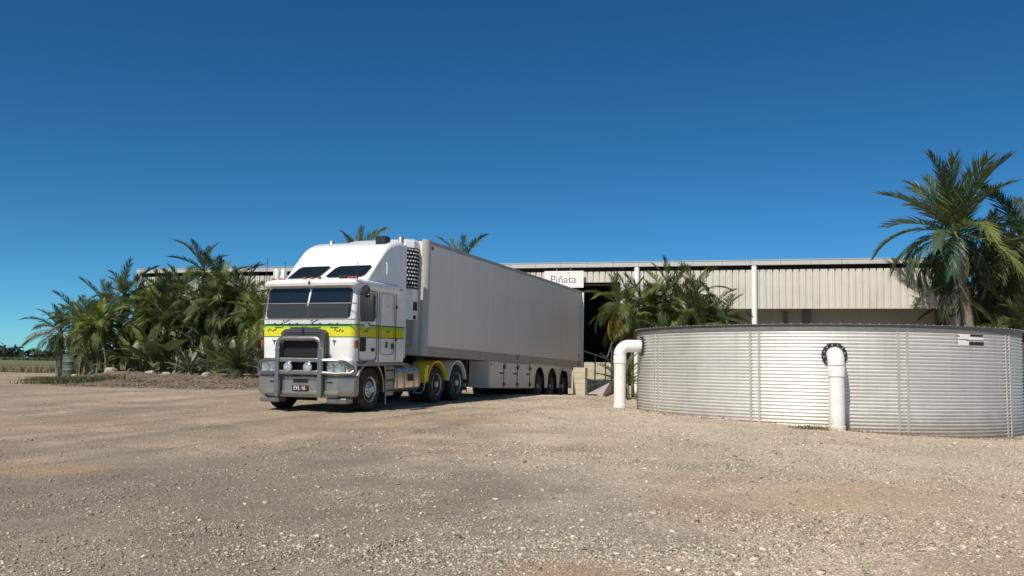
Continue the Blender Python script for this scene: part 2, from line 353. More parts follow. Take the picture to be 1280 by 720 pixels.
# ---------------------------------------------------------------- ground
def axis(parts): return np.unique(np.concatenate([np.arange(a, b, s) for a, b, s in parts]))
xs = axis([(-4200,-400,380),(-400,-80,40),(-80,-24,2.5),(-24,-15,.7),(-15,15,.16),(15,24,.7),(24,80,2.5),(80,400,40),(400,4201,380)])
ys = axis([(-400,-40,60),(-40,-4,4),(-4,3.6,.5),(3.6,14,.12),(14,32,.2),(32,60,.8),(60,120,4),(120,400,28),(400,6001,500)])
gx, gy = np.meshgrid(xs, ys); gz = H(gx, gy)
V = np.stack([gx, gy, gz], -1).reshape(-1, 3); nx, ny = len(xs), len(ys)
i0 = (np.arange(ny-1)[:,None]*nx+np.arange(nx-1)[None,:]).reshape(-1)
Q = np.stack([i0, i0+1, i0+nx+1, i0+nx], -1)
def np_mesh(name, V, Fc):
    me = bpy.data.meshes.new(name); V = np.ascontiguousarray(V, np.float32); Fc = np.ascontiguousarray(Fc, np.int32); k = Fc.shape[1]
    me.vertices.add(len(V)); me.vertices.foreach_set('co', V.ravel()); me.loops.add(Fc.size); me.loops.foreach_set('vertex_index', Fc.ravel())
    me.polygons.add(len(Fc)); me.polygons.foreach_set('loop_start', np.arange(0, Fc.size, k, dtype=np.int32)); me.update(calc_edges=True); me.validate()
    return me
me = np_mesh('ground', V, Q); me.polygons.foreach_set('use_smooth', [True]*len(me.polygons))
kind(link('ground', me, M['ground']), 'structure')

rg = np.random.default_rng(11)
CUBE = np.array([(-1,-1,-1),(1,-1,-1),(1,1,-1),(-1,1,-1),(-1,-1,1),(1,-1,1),(1,1,1),(-1,1,1)], float)*.62
CF = np.array([(0,3,2,1),(4,5,6,7),(0,1,5,4),(1,2,6,5),(2,3,7,6),(3,0,4,7)])
def scatter(name, x, y, z, size, m, tone, flat=.6):
    n = len(x); v = CUBE[None]+rg.uniform(-.34,.34,(n,8,3))
    v = v*size[:,None,None]*.5*np.array([1,1,flat])*rg.uniform(.7,1.4,(n,1,3))
    a = rg.uniform(0, 2*np.pi, n); ca, sa = np.cos(a)[:,None], np.sin(a)[:,None]
    tl = rg.uniform(-.5,.5,n)[:,None]
    X = v[...,0]*ca-v[...,1]*sa; Y = v[...,0]*sa+v[...,1]*ca; Z = v[...,2]+tl*v[...,0]
    P = np.stack([X+x[:,None], Y+y[:,None], Z+(z+size*.10)[:,None]], -1).reshape(-1, 3)
    f = (CF[None]+8*np.arange(n)[:,None,None]).reshape(-1, 4)
    me = np_mesh(name, P, f); at = me.attributes.new('tone', 'FLOAT', 'POINT'); at.data.foreach_set('value', np.repeat(tone, 8).astype(np.float32))
    return link(name, me, m)
n = 330000
u = rg.random(n); y = (4.0**-.75+u*(34.0**-.75-4.0**-.75))**(-1/.75)
x = rg.uniform(-1, 1, n)*(.62*y+1.2)
dens = .22+.95*sm(-6, 3, x+1.5*(fbm(x*.3+5, y*.3, 3)-.5)*8)
dens *= .35+1.3*sm(.40, .62, fbm(x*.8+40, y*1.2+9, 4))
dens *= np.maximum(.1, 1-.75*np.exp(-((x-3.3)/1.5)**2-((y-9.2)/1.3)**2)-.6*np.exp(-((x-2.2)/1.4)**2-((y-6.3)/.5)**2)-.6*np.exp(-((x-.55)/.6)**2-((y-6.2)/.35)**2))
dens *= 1-.55*np.clip(ruts(x, y), 0, 1)
tcx, tcy, TR = 8.30, 24.10, 4.83
ok = (rg.random(n) < dens*.75) & ((x-tcx)**2+(y-tcy)**2 > (TR+.1)**2)
x, y = x[ok], y[ok]
size = np.exp(rg.normal(math.log(.0105), .45, len(x)))*(1+.028*y)*(.8+.3*sm(-5,2,x))
big = rg.random(len(x)) < .004; size[big] *= 2.0
size = np.minimum(size, .065)
tone = np.clip(rg.normal(.60, .27, len(x))-.26*sm(2, -6, x), 0, 1)
kind(scatter('gravel', x, y, H(x, y), size, M['gravel'], tone), 'stuff', 'loose pale gravel stones strewn over the yard')

# far fields and wood on the left
me = np_mesh('field', [(-900,58,.53),(-19,58,.53),(-19,66,.53),(60,66,.53),(700,700,.53),(-900,700,.53)], [(0,1,2,3,4,5)])
kind(link('field', me, M['field']), 'structure')
def blades(name, pts, h, w, m, lean=.5):
    pts = np.asarray(pts, float); n = len(pts); a = rg.uniform(0, 2*np.pi, n); hh = h*rg.uniform(.5,1.3,n)
    dx, dy = np.cos(a)*w, np.sin(a)*w; lx, ly = rg.normal(0, lean, n)*hh, rg.normal(0, lean, n)*hh
    A = pts+np.stack([dx,dy,0*dx],-1); B = pts-np.stack([dx,dy,0*dx],-1); T = pts+np.stack([lx,ly,hh],-1)
    Vv = np.stack([A,B,T],1).reshape(-1,3); f = np.arange(3*n).reshape(-1,3)
    return link(name, np_mesh(name, Vv, f), m)
px = rg.uniform(-60,-19,9000); py = 57.5+rg.exponential(4.5,9000)
kk = fbm(px*.25, py*.2, 3) > .40
kind(blades('dry_grass', np.stack([px[kk],py[kk],np.full(kk.sum(),.52)],-1), .42, .035, M['drygrass']), 'stuff', 'dry brown grass verge at the edge of the field')
px = rg.uniform(-420,-40,26000); py = rg.uniform(330,400,26000)
kind(blades('crop_rows', np.stack([px,py,np.full(26000,.52)],-1), 1.1, .35, M['grass'], .3), 'stuff', 'low green crop strip before the distant tree line')
# far wood: many leaf-sized faces over uneven clumps
cl = []
for i in range(230):
    cx = -640+i*3.6+random.uniform(-3,3); cy = 560+random.uniform(-35,35); hh = random.uniform(3.5,7.0)*(1+.5*math.sin(i*.13)**2); rr = random.uniform(3,6)
    k = 130; th = rg.uniform(0,2*np.pi,k); ph = np.arccos(rg.uniform(-1,1,k)); q = rg.uniform(.6,1.0,k)
    cl.append(np.stack([cx+rr*q*np.sin(ph)*np.cos(th), cy+rr*q*np.sin(ph)*np.sin(th), np.maximum(.6, hh*.55+hh*.55*q*np.cos(ph))],-1))
cl = np.concatenate(cl)
n = len(cl); nv = rg.normal(0,1,(n,3,3))*1.05
kind(link('distant_trees', np_mesh('distant_trees', (cl[:,None]+nv).reshape(-1,3), np.arange(3*n).reshape(-1,3)), M['farwood']), 'stuff', 'distant dark tree line beyond the field')

# ---------------------------------------------------------------- packing shed
UX, UY = .9665, -.2565
BA = math.atan2(UY, UX)
def U(px): r = (px-640)/F; return (r*46.5+19.7)/(UX-UY*r)
shed = empty('packing_shed', 'long low shed with cream ribbed fascia, white gutter and white posts', 'shed', (-19.7,46.5,0), (0,0,BA))
UL = U(1210)
ZG1, ZG0, ZF1 = 6.20, 5.97, 5.79
# roof sheet, ribbed, slight fall to the front
mb = MB(); k = int(UL/.2)
pr = []
for i in range(k+1):
    u = UL*i/k; pr += [(u,0),(u+.03,.03),(u+.07,.03),(u+.10,0)]
mb.loft([[(u, -.12, ZG1-.02+z) for u, z in pr], [(u, 26, ZG1+.75+z) for u, z in pr]], closed=False)
mb.done('roof', M['roof'], shed)
u = 0; i = 0
while u < UL:                                  # gutter lengths butted end to end
    w = min(random.choice((1.15,1.2,1.25)), UL-u)
    if w < .1: break
    d = random.uniform(-.004,.004)
    pf = [(-.17+d,ZG0),(-.02,ZG0),(-.02,ZG0+.02),(-.15+d,ZG0+.02),(-.15+d,ZG1-.03),(-.145+d,ZG1),(-.19+d,ZG1),(-.19+d,ZG1-.03),(-.17+d,ZG1-.03)]
    MB().prism(pf, 'x', u+.006, u+w-.006).done('gutter_length', M['gutter'], shed); u += w
MB().box(0, UL, .7, .75, 5.2, ZG1-.06).done('eaves_shade_sheet', M['inner'], shed)  # dark sheet added in the gap under the gutter, stands in for shade
def ribbed(u0, u1, z0, z1, w=.0):
    pts = []; u = u0; p = .275
    while u < u1-.02:
        for q, d in ((0,0),(.10,0),(.108,-.018),(.12,-.018),(.128,0),(.205,0),(.21,.075),(.255,.075),(.26,0)):
            if u+q < u1: pts.append((u+q, d))
        u += p
    pts.append((u1, 0))
    mb = MB(); mb.loft([[(a, w+d, z0) for a, d in pts], [(a, w+d, z1) for a, d in pts]], closed=False)
    return mb.done('fascia_sheet', M['cream'], shed)
u_op0, u_op1 = U(628), U(776)
posts = [U(-250), U(60), U(797), U(944), U(1199)]
edges = [.02, U(270), U(400), U(520), u_op0]
for a, b in zip(edges, edges[1:]): ribbed(a, b, 4.08, ZF1)
ribbed(u_op0, U(706), 5.29, ZF1); ribbed(U(706), u_op1, 5.29, ZF1)
edges = [u_op1, U(870), U(944), U(1030), U(1120), UL-.02]
for a, b in zip(edges, edges[1:]): ribbed(a, b, 4.08, ZF1)
for q in (U(175), U(300), U(420), U(560), U(797), U(944), U(1199)):
    MB().lathe([(.115,.3),(.115,5.88),(.10,5.93),(.03,5.95)], 14, 'z', (q, -.125, 0)).done('post', M['postw'], shed, 40)
# walls: white cladding on the left, grey recess on the right, open dock between
MB().box(.3, u_op0-.5, .9, 1.05, .3, 6.0).done('front_wall', M['wallwhite'], shed)
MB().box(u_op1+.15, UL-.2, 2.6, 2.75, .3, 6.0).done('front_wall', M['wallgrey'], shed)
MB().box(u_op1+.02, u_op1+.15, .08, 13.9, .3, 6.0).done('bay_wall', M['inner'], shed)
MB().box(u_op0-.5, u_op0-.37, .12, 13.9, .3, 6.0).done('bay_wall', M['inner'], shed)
MB().box(.05, .2, .1, 25.9, .3, 6.0).done('end_wall', M['wallwhite'], shed)
MB().box(UL-.18, UL-.05, .1, 25.9, .3, 6.0).done('end_wall', M['cream'], shed)
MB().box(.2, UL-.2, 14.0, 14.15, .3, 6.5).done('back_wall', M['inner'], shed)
MB().box(u_op0-.3, u_op1, 1.2, 13.9, .2, 1.28).done('dock_floor', M['concrete'], shed)
MB().box(u_op1+.2, UL-.2, .3, 2.55, .1, .62).done('verandah_floor', M['concrete'], shed)
# things seen in the gap under the right-hand fascia
for q, w, z0, z1 in ((U(984),.16,3.55,4.05),(U(1010),.3,3.4,4.3),(U(1185),.35,3.3,4.1)):
    MB().box(q, q+w, 2.35, 2.6, z0, z1, .02).done('pipe_box', M['steel'], shed)

# sign
s0, s1 = U(682), U(731)
sg = empty('sign_board', 'white rectangular sign with thin grey lettering hung under the gutter above the dock', 'sign')
sg.location = shed.location; sg.rotation_euler = shed.rotation_euler
MB().box(s0, s1, -.26, -.23, 5.03, 5.80, .006).done('board', M['postw'], sg)
me = text_mesh('Piñata', .50, .002, -.006)
t = link('lettering', me, M['greyink'], sg); t.location = ((s0+s1)/2-.03, -.264, 5.40); t.rotation_euler = (R(90),0,0); t.scale = (1.02,1,1)
for q, c in ((.58,'redink'),(.66,'yellow'),(1.10,'redink'),(1.16,'leafC')):
    MB().lathe([(0,0),(.022,.0),(.022,.004),(0,.004)], 8, 'y', (s0+q,-.266,5.74-random.uniform(0,.05))).done('confetti_mark', M[c], sg)
for q in (.55, 1.2):
    MB().box(s0+q, s0+q+.05, -.25, -.20, 5.80, 5.99).done('bracket', M['steel'], sg)

# ---------------------------------------------------------------- dock steps, pier, handrail
def blockwork(name, label, o, rot, nx, nz, bw, bh, bt, m='block', core=True):
    w = empty(name, label, 'wall', o, (0,0,rot))
    if core: MB().box(.02, nx*bw-.02, .012, bt-.012, -.3, nz*bh-.006).done('mortar_core', M['concrete'], w)
    me0 = None
    for j in range(nz):
        off = 0 if j % 2 == 0 or nx == 1 else -bw/2
        for i in range(nx+(1 if off else 0)):
            a = max(0, i*bw+off); b = min(nx*bw, (i+1)*bw+off)
            if b-a < .05: continue
            ob = MB().box(a+.004, b-.004, random.uniform(0,.006), bt-random.uniform(0,.006), j*bh+.004, (j+1)*bh-.004, .006, 1).done('block', M[m], w)
    return w
blockwork('block_pier', 'square pier of cream concrete blocks at the trailer tail', (PX(717.5,32.8), 32.8, .22), R(-15), 1, 6, .46, .2, .5)
blockwork('dock_wall', 'low cream block wall behind the handrail at the dock', (PX(731,38.6), 38.6, .45), BA, 4, 6, .4, .2, .2)
mb = MB(); a0 = (PX(734,33.6),33.6); a1 = (PX(753,33.6),33.4); b0 = (PX(746,38.2),38.2); b1 = (PX(765,38.2),38.0)
mb.loft([[(*a0,-.1),(*a1,-.1),(*a1,.36),(*a0,.36)],[(*b0,-.1),(*b1,-.1),(*b1,.92),(*b0,.92)]])
tag(mb.done('concrete_ramp', M['concrete']), 'narrow sloping concrete ramp beside the block pier', 'ramp')
hr = empty('handrail', 'grey steel tube handrail running up beside the dock ramp', 'handrail')
def zat(px, py, Y): return CAM_Z+(457+.0157*(px-640)-py)/(F/Y)
rail = [(PX(731,36.0),36.0,zat(731,439,36.0)),(PX(745,36.8),36.8,zat(745,443.5,36.8)),(PX(758,37.4),37.4,zat(758,447.5,37.4)),(PX(760.5,37.5),37.5,zat(760.5,446,37.5)),(PX(766,38.2),38.2,zat(766,428,38.2))]
MB().tube(rail, .03, 8).done('rail', M['steel'], hr, 40)
for q, Y, top, bot in ((745,36.8,444,478),(758,37.4,448,478),(765.5,38.15,430,476)):
    MB().tube([(PX(q,Y),Y,zat(q,bot,Y)-.4),(PX(q,Y),Y,zat(q,top,Y))], .028, 8).done('rail_post', M['steel'], hr, 40)

# ---------------------------------------------------------------- tank with pipes
TZ0, TZ1 = -.2, 2.47
tank = empty('water_tank', 'large round corrugated steel water tank with bolted vertical seams', 'tank', (tcx,tcy,0))
def tank_ang(px):
    d = Vector(((px-640)/F, 1)).normalized(); c = Vector((tcx,tcy)); b = d.dot(c); q = b*b-c.dot(c)+TR*TR
    p = d*(b-math.sqrt(max(0,q)))-c; return math.atan2(p.y, p.x)
seams = [tank_ang(q) for q in (822, 944, 1128, 1259)]
d_ = (seams[3]-seams[0])/3
angs = [seams[0]-2*d_, seams[0]-d_]+seams
while angs[-1]+d_ < angs[0]+2*math.pi-.25*d_: angs.append(angs[-1]+d_)
nw = int((TZ1-.12-TZ0)/.0762*8)
for a, b in zip(angs, angs[1:]+[angs[0]+2*math.pi]):
    k = max(8, int((b-a)/R(2.2))); A = np.linspace(a, b, k+1); Z = np.linspace(TZ0, TZ1-.12, nw+1)
    rr = TR+.018*np.cos(2*np.pi*Z/.0762)
    VV = np.stack([rr[:,None]*np.cos(A), rr[:,None]*np.sin(A), np.repeat(Z[:,None], k+1, 1)], -1).reshape(-1,3)
    i0 = (np.arange(nw)[:,None]*(k+1)+np.arange(k)[None,:]).reshape(-1)
    me = np_mesh('wall_panel', VV, np.stack([i0,i0+1,i0+k+2,i0+k+1],-1)); link('wall_panel', me, M['galv'], tank, 180)
for a in angs:
    for s in (-.1, .1):
        c = a+s/TR; mb = MB(); rd = Vector((math.cos(c),math.sin(c),0)); tn = Vector((-rd.y,rd.x,0))
        mb.loft([[(rd*(TR-.012)+tn*p).to_tuple()[:2]+(z,) for p in (-.032,)]+[(rd*(TR+.024)+tn*-.024).to_tuple()[:2]+(z,), (rd*(TR+.024)+tn*.024).to_tuple()[:2]+(z,), (rd*(TR-.012)+tn*.032).to_tuple()[:2]+(z,)] for z in (TZ0, TZ1-.15)])
        mb.done('seam_strap', M['galvdull'], tank)
MB().lathe([(TR-.02,TZ1-.14),(TR+.016,TZ1-.14),(TR+.016,TZ1-.012),(TR+.06,TZ1-.012),(TR+.06,TZ1),(TR-.02,TZ1)], 128, 'z').done('top_ring', M['rimzinc'], tank, 30)
MB().lathe([(TR-.03,TZ0+.1),(TR-.03,TZ1-.15)], 96, 'z').done('liner', M['black'], tank, 30)
# bolt heads along the top ring
mb = MB()
for i in range(150):
    a = i*2*math.pi/150; mb.box(-.008,.008,-.008,.008,0,.014); vs = mb.bm.verts; vs.ensure_lookup_table()
    for v in vs[-8:]: v.co += Vector(((TR+.045)*math.cos(a), (TR+.045)*math.sin(a), TZ1))
kind(mb.done('rim_bolts', M['galv'], tank), 'stuff')
# name plate on the tank, curved with the wall
pa, pb = tank_ang(1197), tank_ang(1229)
def curved(a, b, z0, z1, r, name, m, par=tank, k=8):
    A = np.linspace(a, b, k+1); mb = MB()
    mb.loft([[(r*math.cos(q), r*math.sin(q), z) for q in A] for z in (z0, z1)], closed=False); return mb.done(name, m, par)
zt = lambda px, py: CAM_Z+(457+.0157*(px-640)-py)/(F/20.6)
z1_, z0_ = zt(1212,420.5), zt(1212,433.5)
npl = curved(pa, pb, z0_, z1_, TR+.020, 'name_plate', M['white_ink'])
h_ = z1_-z0_; w_ = pb-pa
for a, b, c, d, m in ((.40,1.0,.0,.34,'ink'),(.45,.98,.80,1.0,'ink'),(.0,.06,.75,.88,'redink'),(.30,1.0,.42,.50,'greyink'),(.02,.35,.48,.55,'greyink')):
    curved(pa+w_*a, pa+w_*b, z0_+h_*c, z0_+h_*d, TR+.024, 'printed_band', M[m], npl)
def bent_pipe(name, label, ang, zc, out, r, tan_off=0.0, group='white pipes on the tank'):
    """pipe leaves the wall at angle ang, height zc, turns down to the ground"""
    rd = Vector((math.cos(ang), math.sin(ang), 0)); c = Vector((tcx,tcy,0)); w = c+rd*TR
    root = empty(name, label, 'pipe', (w+rd*out).to_tuple()[:2]+(0,), (0,0,0), group); o = Vector(root.location)
    foot = Hs(o.x, o.y)-.15; br = .24
    pts = [w-rd*.05-o+Vector((0,0,zc)), w+rd*(out-br)-o+Vector((0,0,zc))]
    for i in range(1, 9):
        a = R(90*i/8); pts.append(w+rd*(out-br)-o+rd*br*math.sin(a)+Vector((0,0,zc-br*(1-math.cos(a)))))
    el = MB().tube(pts, r*1.06, 24).done('elbow', M['pvc'], root, 50)
    MB().lathe([(r*1.06,zc-br-.22),(r*1.1,zc-br-.22),(r*1.1,zc-br-.02),(r*1.05,zc-br)], 24, 'z').done('socket', M['pvc'], root, 40)
    MB().lathe([(r,foot),(r,zc-br-.1)], 24, 'z').done('downpipe', M['pvc'], root, 40)
    MB().lathe([(r*1.1,foot),(r*1.1,foot+.24),(r*1.0,foot+.25)], 24, 'z').done('base_collar', M['pvc'], root, 40)
    q = rd.to_track_quat('Z', 'Y').to_matrix().to_4x4()
    fl = MB().lathe([(r*1.02,0),(r*1.62,0),(r*1.62,.035),(r*1.02,.035)], 28, 'z').done('flange', M['black'], root, 30)
    fl.matrix_local = Matrix.Translation(w-o+rd*.012+Vector((0,0,zc))) @ q
    for i in range(12):
        a = i*math.pi/6+.2
        b = MB().lathe([(.016,.034),(.016,.055),(.004,.058)], 6, 'z', (r*1.34*math.cos(a), r*1.34*math.sin(a), 0)).done('bolt', M['galv'], fl)
    return root
bent_pipe('drain_pipe', 'white bent pipe standing at the left edge of the tank', tank_ang(803.5)-R(0), zat(790,433.5,24.3), .60, .155)
bent_pipe('drain_pipe', 'white bent pipe on the front of the tank with black bolted flange', tank_ang(1043), zat(1043,444,19.3), .42, .165)

# ---------------------------------------------------------------- truck: wheels shared by tractor and trailer
TY = [(.285,-.02),(.30,.0),(.36,.012),(.46,.008),(.50,-.012),(.515,-.035),(.52,-.05),(.52,-.085),(.508,-.088),(.508,-.1),(.52,-.103),(.52,-.14),(.508,-.143),(.508,-.157),(.52,-.16),(.52,-.2),(.508,-.203),(.508,-.215),(.52,-.22),(.515,-.265),(.49,-.29),(.36,-.30),(.285,-.28)]
def wheel(par, x, y, style, sgn=1, z=.5):
    w = empty('wheel', '', ''); del w['label']; del w['category']; w.parent = par; w.location = (x, y, z)
    sc = .5/.52
    MB().lathe([(r*sc,h) for r, h in TY], 40, 'x', (0,0,0), sgn).done('tyre', M['rubber'], w, 40)
    if style == 'front':
        MB().lathe([(0,.075),(.07,.075),(.085,.06),(.09,.02),(.13,.0),(.155,-.005),(.20,-.03),(.235,-.05),(.255,-.03),(.272,.0),(.288,.012),(.292,.0),(.285,-.04),(0,-.08)], 40, 'x', (0,0,0), sgn).done('rim', M['rimalloy'], w, 40)
        mb = MB()
        for i in range(10):
            a = i*math.pi/5; mb.lathe([(0,-.035),(.027,-.035),(.027,-.018),(0,-.018)], 10, 'x', (0,.205*math.cos(a),.205*math.sin(a)), sgn)
        mb.done('hand_hole', M['darkmesh'], w)
        mb = MB()
        for i in range(10):
            a = (i+.5)*math.pi/5; mb.lathe([(.016,-.01),(.014,.03),(.004,.034)], 6, 'x', (0,.142*math.cos(a),.142*math.sin(a)), sgn)
        mb.done('wheel_nut', M['alloy'], w)
    else:
        mr = M['rimalloy'] if style == 'drive' else M['greyalloy']
        MB().lathe([(0,.02),(.075,.02),(.085,0),(.09,-.10),(.12,-.13),(.19,-.14),(.235,-.15),(.262,-.12),(.268,-.02),(.285,.008),(.292,-.005),(.285,-.05),(0,-.2)], 36, 'x', (0,0,0), sgn).done('rim', mr, w, 40)
        mb = MB()
        for i in range(10):
            a = i*math.pi/5; mb.lathe([(.016,-.14),(.014,-.10),(.004,-.096)], 6, 'x', (0,.142*math.cos(a),.142*math.sin(a)), sgn)
        mb.done('wheel_nut', M['alloy'], w)
        MB().lathe([(r*sc,h-.34) for r, h in TY], 32, 'x', (0,0,0), sgn).done('tyre', M['rubber'], w, 40)
    return w

# ---------------------------------------------------------------- tractor
TH = R(20)
tx, ty = -4.62, 20.11
def tloc(y): return tx+y*math.sin(TH), ty+y*math.cos(TH)
zf = float(H0(*tloc(.75)))-.015; zr = float(H0(*tloc(5.0)))-.015
pit = math.atan2(zr-zf, 4.25)
T = empty('prime_mover', 'white cab-over truck with lime and yellow stripe and polished bull bar', 'truck', (tx,ty,zf-.75*math.tan(pit)), (pit,0,-TH))
AX = (.75, 4.35, 5.70)
for s in (-1, 1):
    MB().box(s*.42-.04, s*.42+.04, .1, 6.5, .72, 1.0).done('chassis_rail', M['chassis'], T)
    wheel(T, s*1.22, AX[0], 'front', s); wheel(T, s*1.24, AX[1], 'drive', s); wheel(T, s*1.24, AX[2], 'drive', s)
for y in AX: MB().lathe([(.07,-1.0),(.07,1.0)], 10, 'x', (0,y,.5)).done('axle', M['chassis'], T)
MB().lathe([(.2,.0),(.55,.02),(.55,.09),(.2,.11)], 24, 'z', (0,5.0,1.02)).done('turntable', M['chassis'], T)
MB().box(-.36,.36,.9,2.6,.55,1.15).done('engine_block', M['chassis'], T)
def ring(z, w, y0, y1, r, rb=.06, n=5):
    return [(x,y,z) for x, y in arc(w-r,y0+r,r,-90,0,n)+arc(w-rb,y1-rb,rb,0,90,3)+arc(-w+rb,y1-rb,rb,90,180,3)+arc(-w+r,y0+r,r,180,270,n)]
CR = 2.50
rings = [ring(1.10,1.19,.05,CR,.13), ring(1.16,1.20,.02,CR,.14), ring(1.6,1.21,.005,CR,.14), ring(2.05,1.21,.0,CR,.14), ring(2.12,1.205,.012,CR,.14), ring(2.5,1.19,.08,CR,.15), ring(2.80,1.18,.13,CR,.15), ring(2.86,1.18,.15,CR,.15)]
MB().loft(rings).done('cab_shell', M['cab'], T, 32)
MB().loft([ring(.82,1.16,.03,.28,.10), ring(.9,1.18,.02,.28,.12), ring(1.10,1.19,.048,.28,.13)]).done('lower_panel', M['white'], T, 32)
MB().loft([ring(2.80,1.215,.06,2.2,.16), ring(2.84,1.235,-.03,2.2,.2), ring(2.90,1.24,-.05,2.2,.22), ring(2.96,1.22,.0,2.2,.22), ring(3.0,1.15,.12,2.15,.2)]).done('roof_cap', M['white'], T, 40)
def sect(y, zt, w, r, zb=2.9, n=6):
    return [(x,y,z) for x, z in [(w,zb)]+arc(w-r,zt-r,r,0,90,n)+arc(-w+r,zt-r,r,90,180,n)+[(-w,zb)]]
pod = [sect(.55,2.95,1.08,.02), sect(.66,2.99,1.11,.04), sect(.75,3.05,1.13,.05), sect(1.20,3.49,1.15,.06), sect(1.50,3.775,1.16,.09), sect(1.62,3.87,1.165,.11), sect(1.78,3.96,1.165,.13), sect(2.0,4.04,1.165,.14), sect(2.2,4.08,1.165,.14), sect(2.44,4.11,1.165,.14)]
MB().loft(pod).done('roof_pod', M['white'], T, 40)
MB().box(-1.14,-1.10,2.44,2.85,1.5,3.95,.015).done('side_extender', M['white'], T)
MB().box(1.13,1.17,2.44,2.62,1.2,4.02,.015).done('side_extender', M['white'], T)
# roof pod windows on the slope
uz = Vector((0,.45,.44)).normalized(); nrm = Vector((1,0,0)).cross(uz)
for a, b, c, d in ((-1.02,-.66,-.10,-.30),(.0,.24,1.04,.86)):
    if a < 0: pts = [(-1.06,.03),(-.28,.04),(-.20,.10),(-.06,.42),(-.12,.46),(-.84,.45),(-.92,.38)]
    else: pts = [(-.03,.09),(.04,.04),(.92,.05),(1.0,.12),(1.06,.40),(1.01,.46),(.20,.45),(.10,.38)]
    MB().plate(pts, Vector((0,.741,3.059)), (1,0,0), uz, .012).done('roof_window', M['glass'], T)
# windscreen: two panes, rubber frame, divider
wz = Vector((0,.118,.68)).normalized(); w0 = Vector((0,.006,2.115))
def wpl(pts, off, th, name, m, bev=None):
    return MB().plate(pts, w0+Vector((0,-off,0)), (1,0,0), wz, -th).done(name, m, T)
wpl(rrect(-1.10,1.10,-.02,.685,.09), .004, .02, 'windscreen_seal', M['black'])
wpl(rrect(-1.07,-.02,.01,.655,.07), .010, .02, 'windscreen', M['glass'])
wpl(rrect(.02,1.07,.01,.655,.07), .010, .02, 'windscreen', M['glass'])
wpl([(-.035,.28),(.0,.28),(.05,.66),(.0,.66)], .016, .02, 'windscreen_divider', M['white'])
# stone guard
MB().tube([(-1.24,.05,2.43),(-1.18,-.08,2.43),(1.18,-.08,2.43),(1.24,.05,2.43)], .012, 6).done('guard_rail', M['alloy'], T)
MB().tube([(-1.24,.02,2.07),(-1.18,-.11,2.07),(1.18,-.11,2.07),(1.24,.02,2.07)], .012, 6).done('guard_rail', M['alloy'], T)
MB().plate([(-1.12,.0),(1.12,.0),(1.12,.35),(-1.12,.35)], (0,-.105,2.075), (1,0,0), (0,.085,1), .003).done('stone_guard', M['guard'], T)
for x in (-.62,.12):
    MB().tube([(x,-.03,2.03),(x+.12,-.05,2.11),(x+.46,.0,2.2)], .012, 5).done('wiper', M['black'], T)
for x in (-.75,-.35,.25,.7):
    MB().tube([(x-.1,-.0,1.99),(x-.1,-.06,1.96),(x+.1,-.06,1.96),(x+.1,0,1.99)], .012, 6).done('grab_handle', M['black'], T)
# script marks on the stripe (dark brush lettering) and small badges
def scribble(x, z, n, s, par, side=False):
    rs = random.Random(int(x*100)+n); pts = []
    for i in range(n*3): pts.append((i/(n*3)*s, (rs.uniform(-.5,.5) if i % 2 else rs.uniform(-.2,.2))*s*.35))
    P = [((1.213, x+a, z+b) if side else (x+a, -.006, z+b)) for a, b in pts]
    return MB().tube(P, .007, 4).done('stripe_lettering', M['ink'], par)
scribble(-1.05,1.83,4,.26,T); scribble(.72,1.83,4,.26,T); scribble(.45,1.83,3,.2,T,True); scribble(1.55,1.83,3,.18,T,True)
for x in (-.86,.72):
    MB().plate([(-.05,.06),(.05,.06),(.01,0),(0,-.07),(-.01,0)], (x,-.004,1.55), (1,0,0), (0,0,1), .004).done('badge', M['greyink'], T)
# grille surround with peaked top
gp = [(-.57,.84),(.57,.84),(.57,1.77),(.49,1.84),(0,1.91),(-.49,1.84),(-.57,1.77)]
gi = [(-.48,.9),(.48,.9),(.48,1.60),(.42,1.66),(-.42,1.66),(-.48,1.60)]
MB().prism(gp, 'y', -.16, .04).done('grille_surround', M['darkalloy'], T)
gr = MB().prism(gi, 'y', -.172, -.155).done('grille_mesh', M['darkmesh'], T)
for i in range(9): MB().box(-.42,.42,-.182,-.174,.94+i*.075,.955+i*.075).done('grille_bar', M['darkmesh'], gr)
MB().box(-.03,.03,-.185,-.16,1.66,1.86).done('grille_badge', M['black'], T)
for i in range(1,4): MB().box(-.46,.46,-.166,-.159,1.66+i*.035,1.672+i*.035).done('grille_bar', M['darkmesh'], gr)
# bumper
def bplan(y0, w0, w1, ch, yb): return [(-w1,yb),(-w1,y0+ch),(-w0,y0),(w0,y0),(w1,y0+ch),(w1,yb)]
bl = lambda z, ins: [(x,y,z) for x, y in bplan(-.19+ins, .93-ins, 1.24-ins, .2, .22)]
MB().loft([bl(.33,.07), bl(.38,.02), bl(.46,0), bl(.78,0), bl(.82,.03)]).done('bumper', M['bumper'], T)
MB().box(-.97,.97,-.215,-.18,.40,.475,.012).done('bumper_lip', M['bumper'], T)
for s in (-1,1):
    MB().box(s*.62 if s>0 else -1.12, 1.12 if s>0 else -.62, -.12,.2,.20,.325,.025).done('bumper_step', M['alloy'], T)
    MB().box(s*.74-.07,s*.74+.07,-.206,-.18,.66,.69).done('tow_slot', M['black'], T)
MB().box(-.19,.19,-.202,-.18,.655,.735).done('bumper_slot', M['darkmesh'], T)
MB().box(-.20,.20,-.232,-.218,.47,.60,.006).done('number_plate', M['plate'], T)
t = link('plate_lettering', text_mesh('EVL 16', .125, .002), M['white_ink'], T); t.location = (0,-.235,.537); t.rotation_euler = (R(90),0,0); t.scale = (.86,1,1)
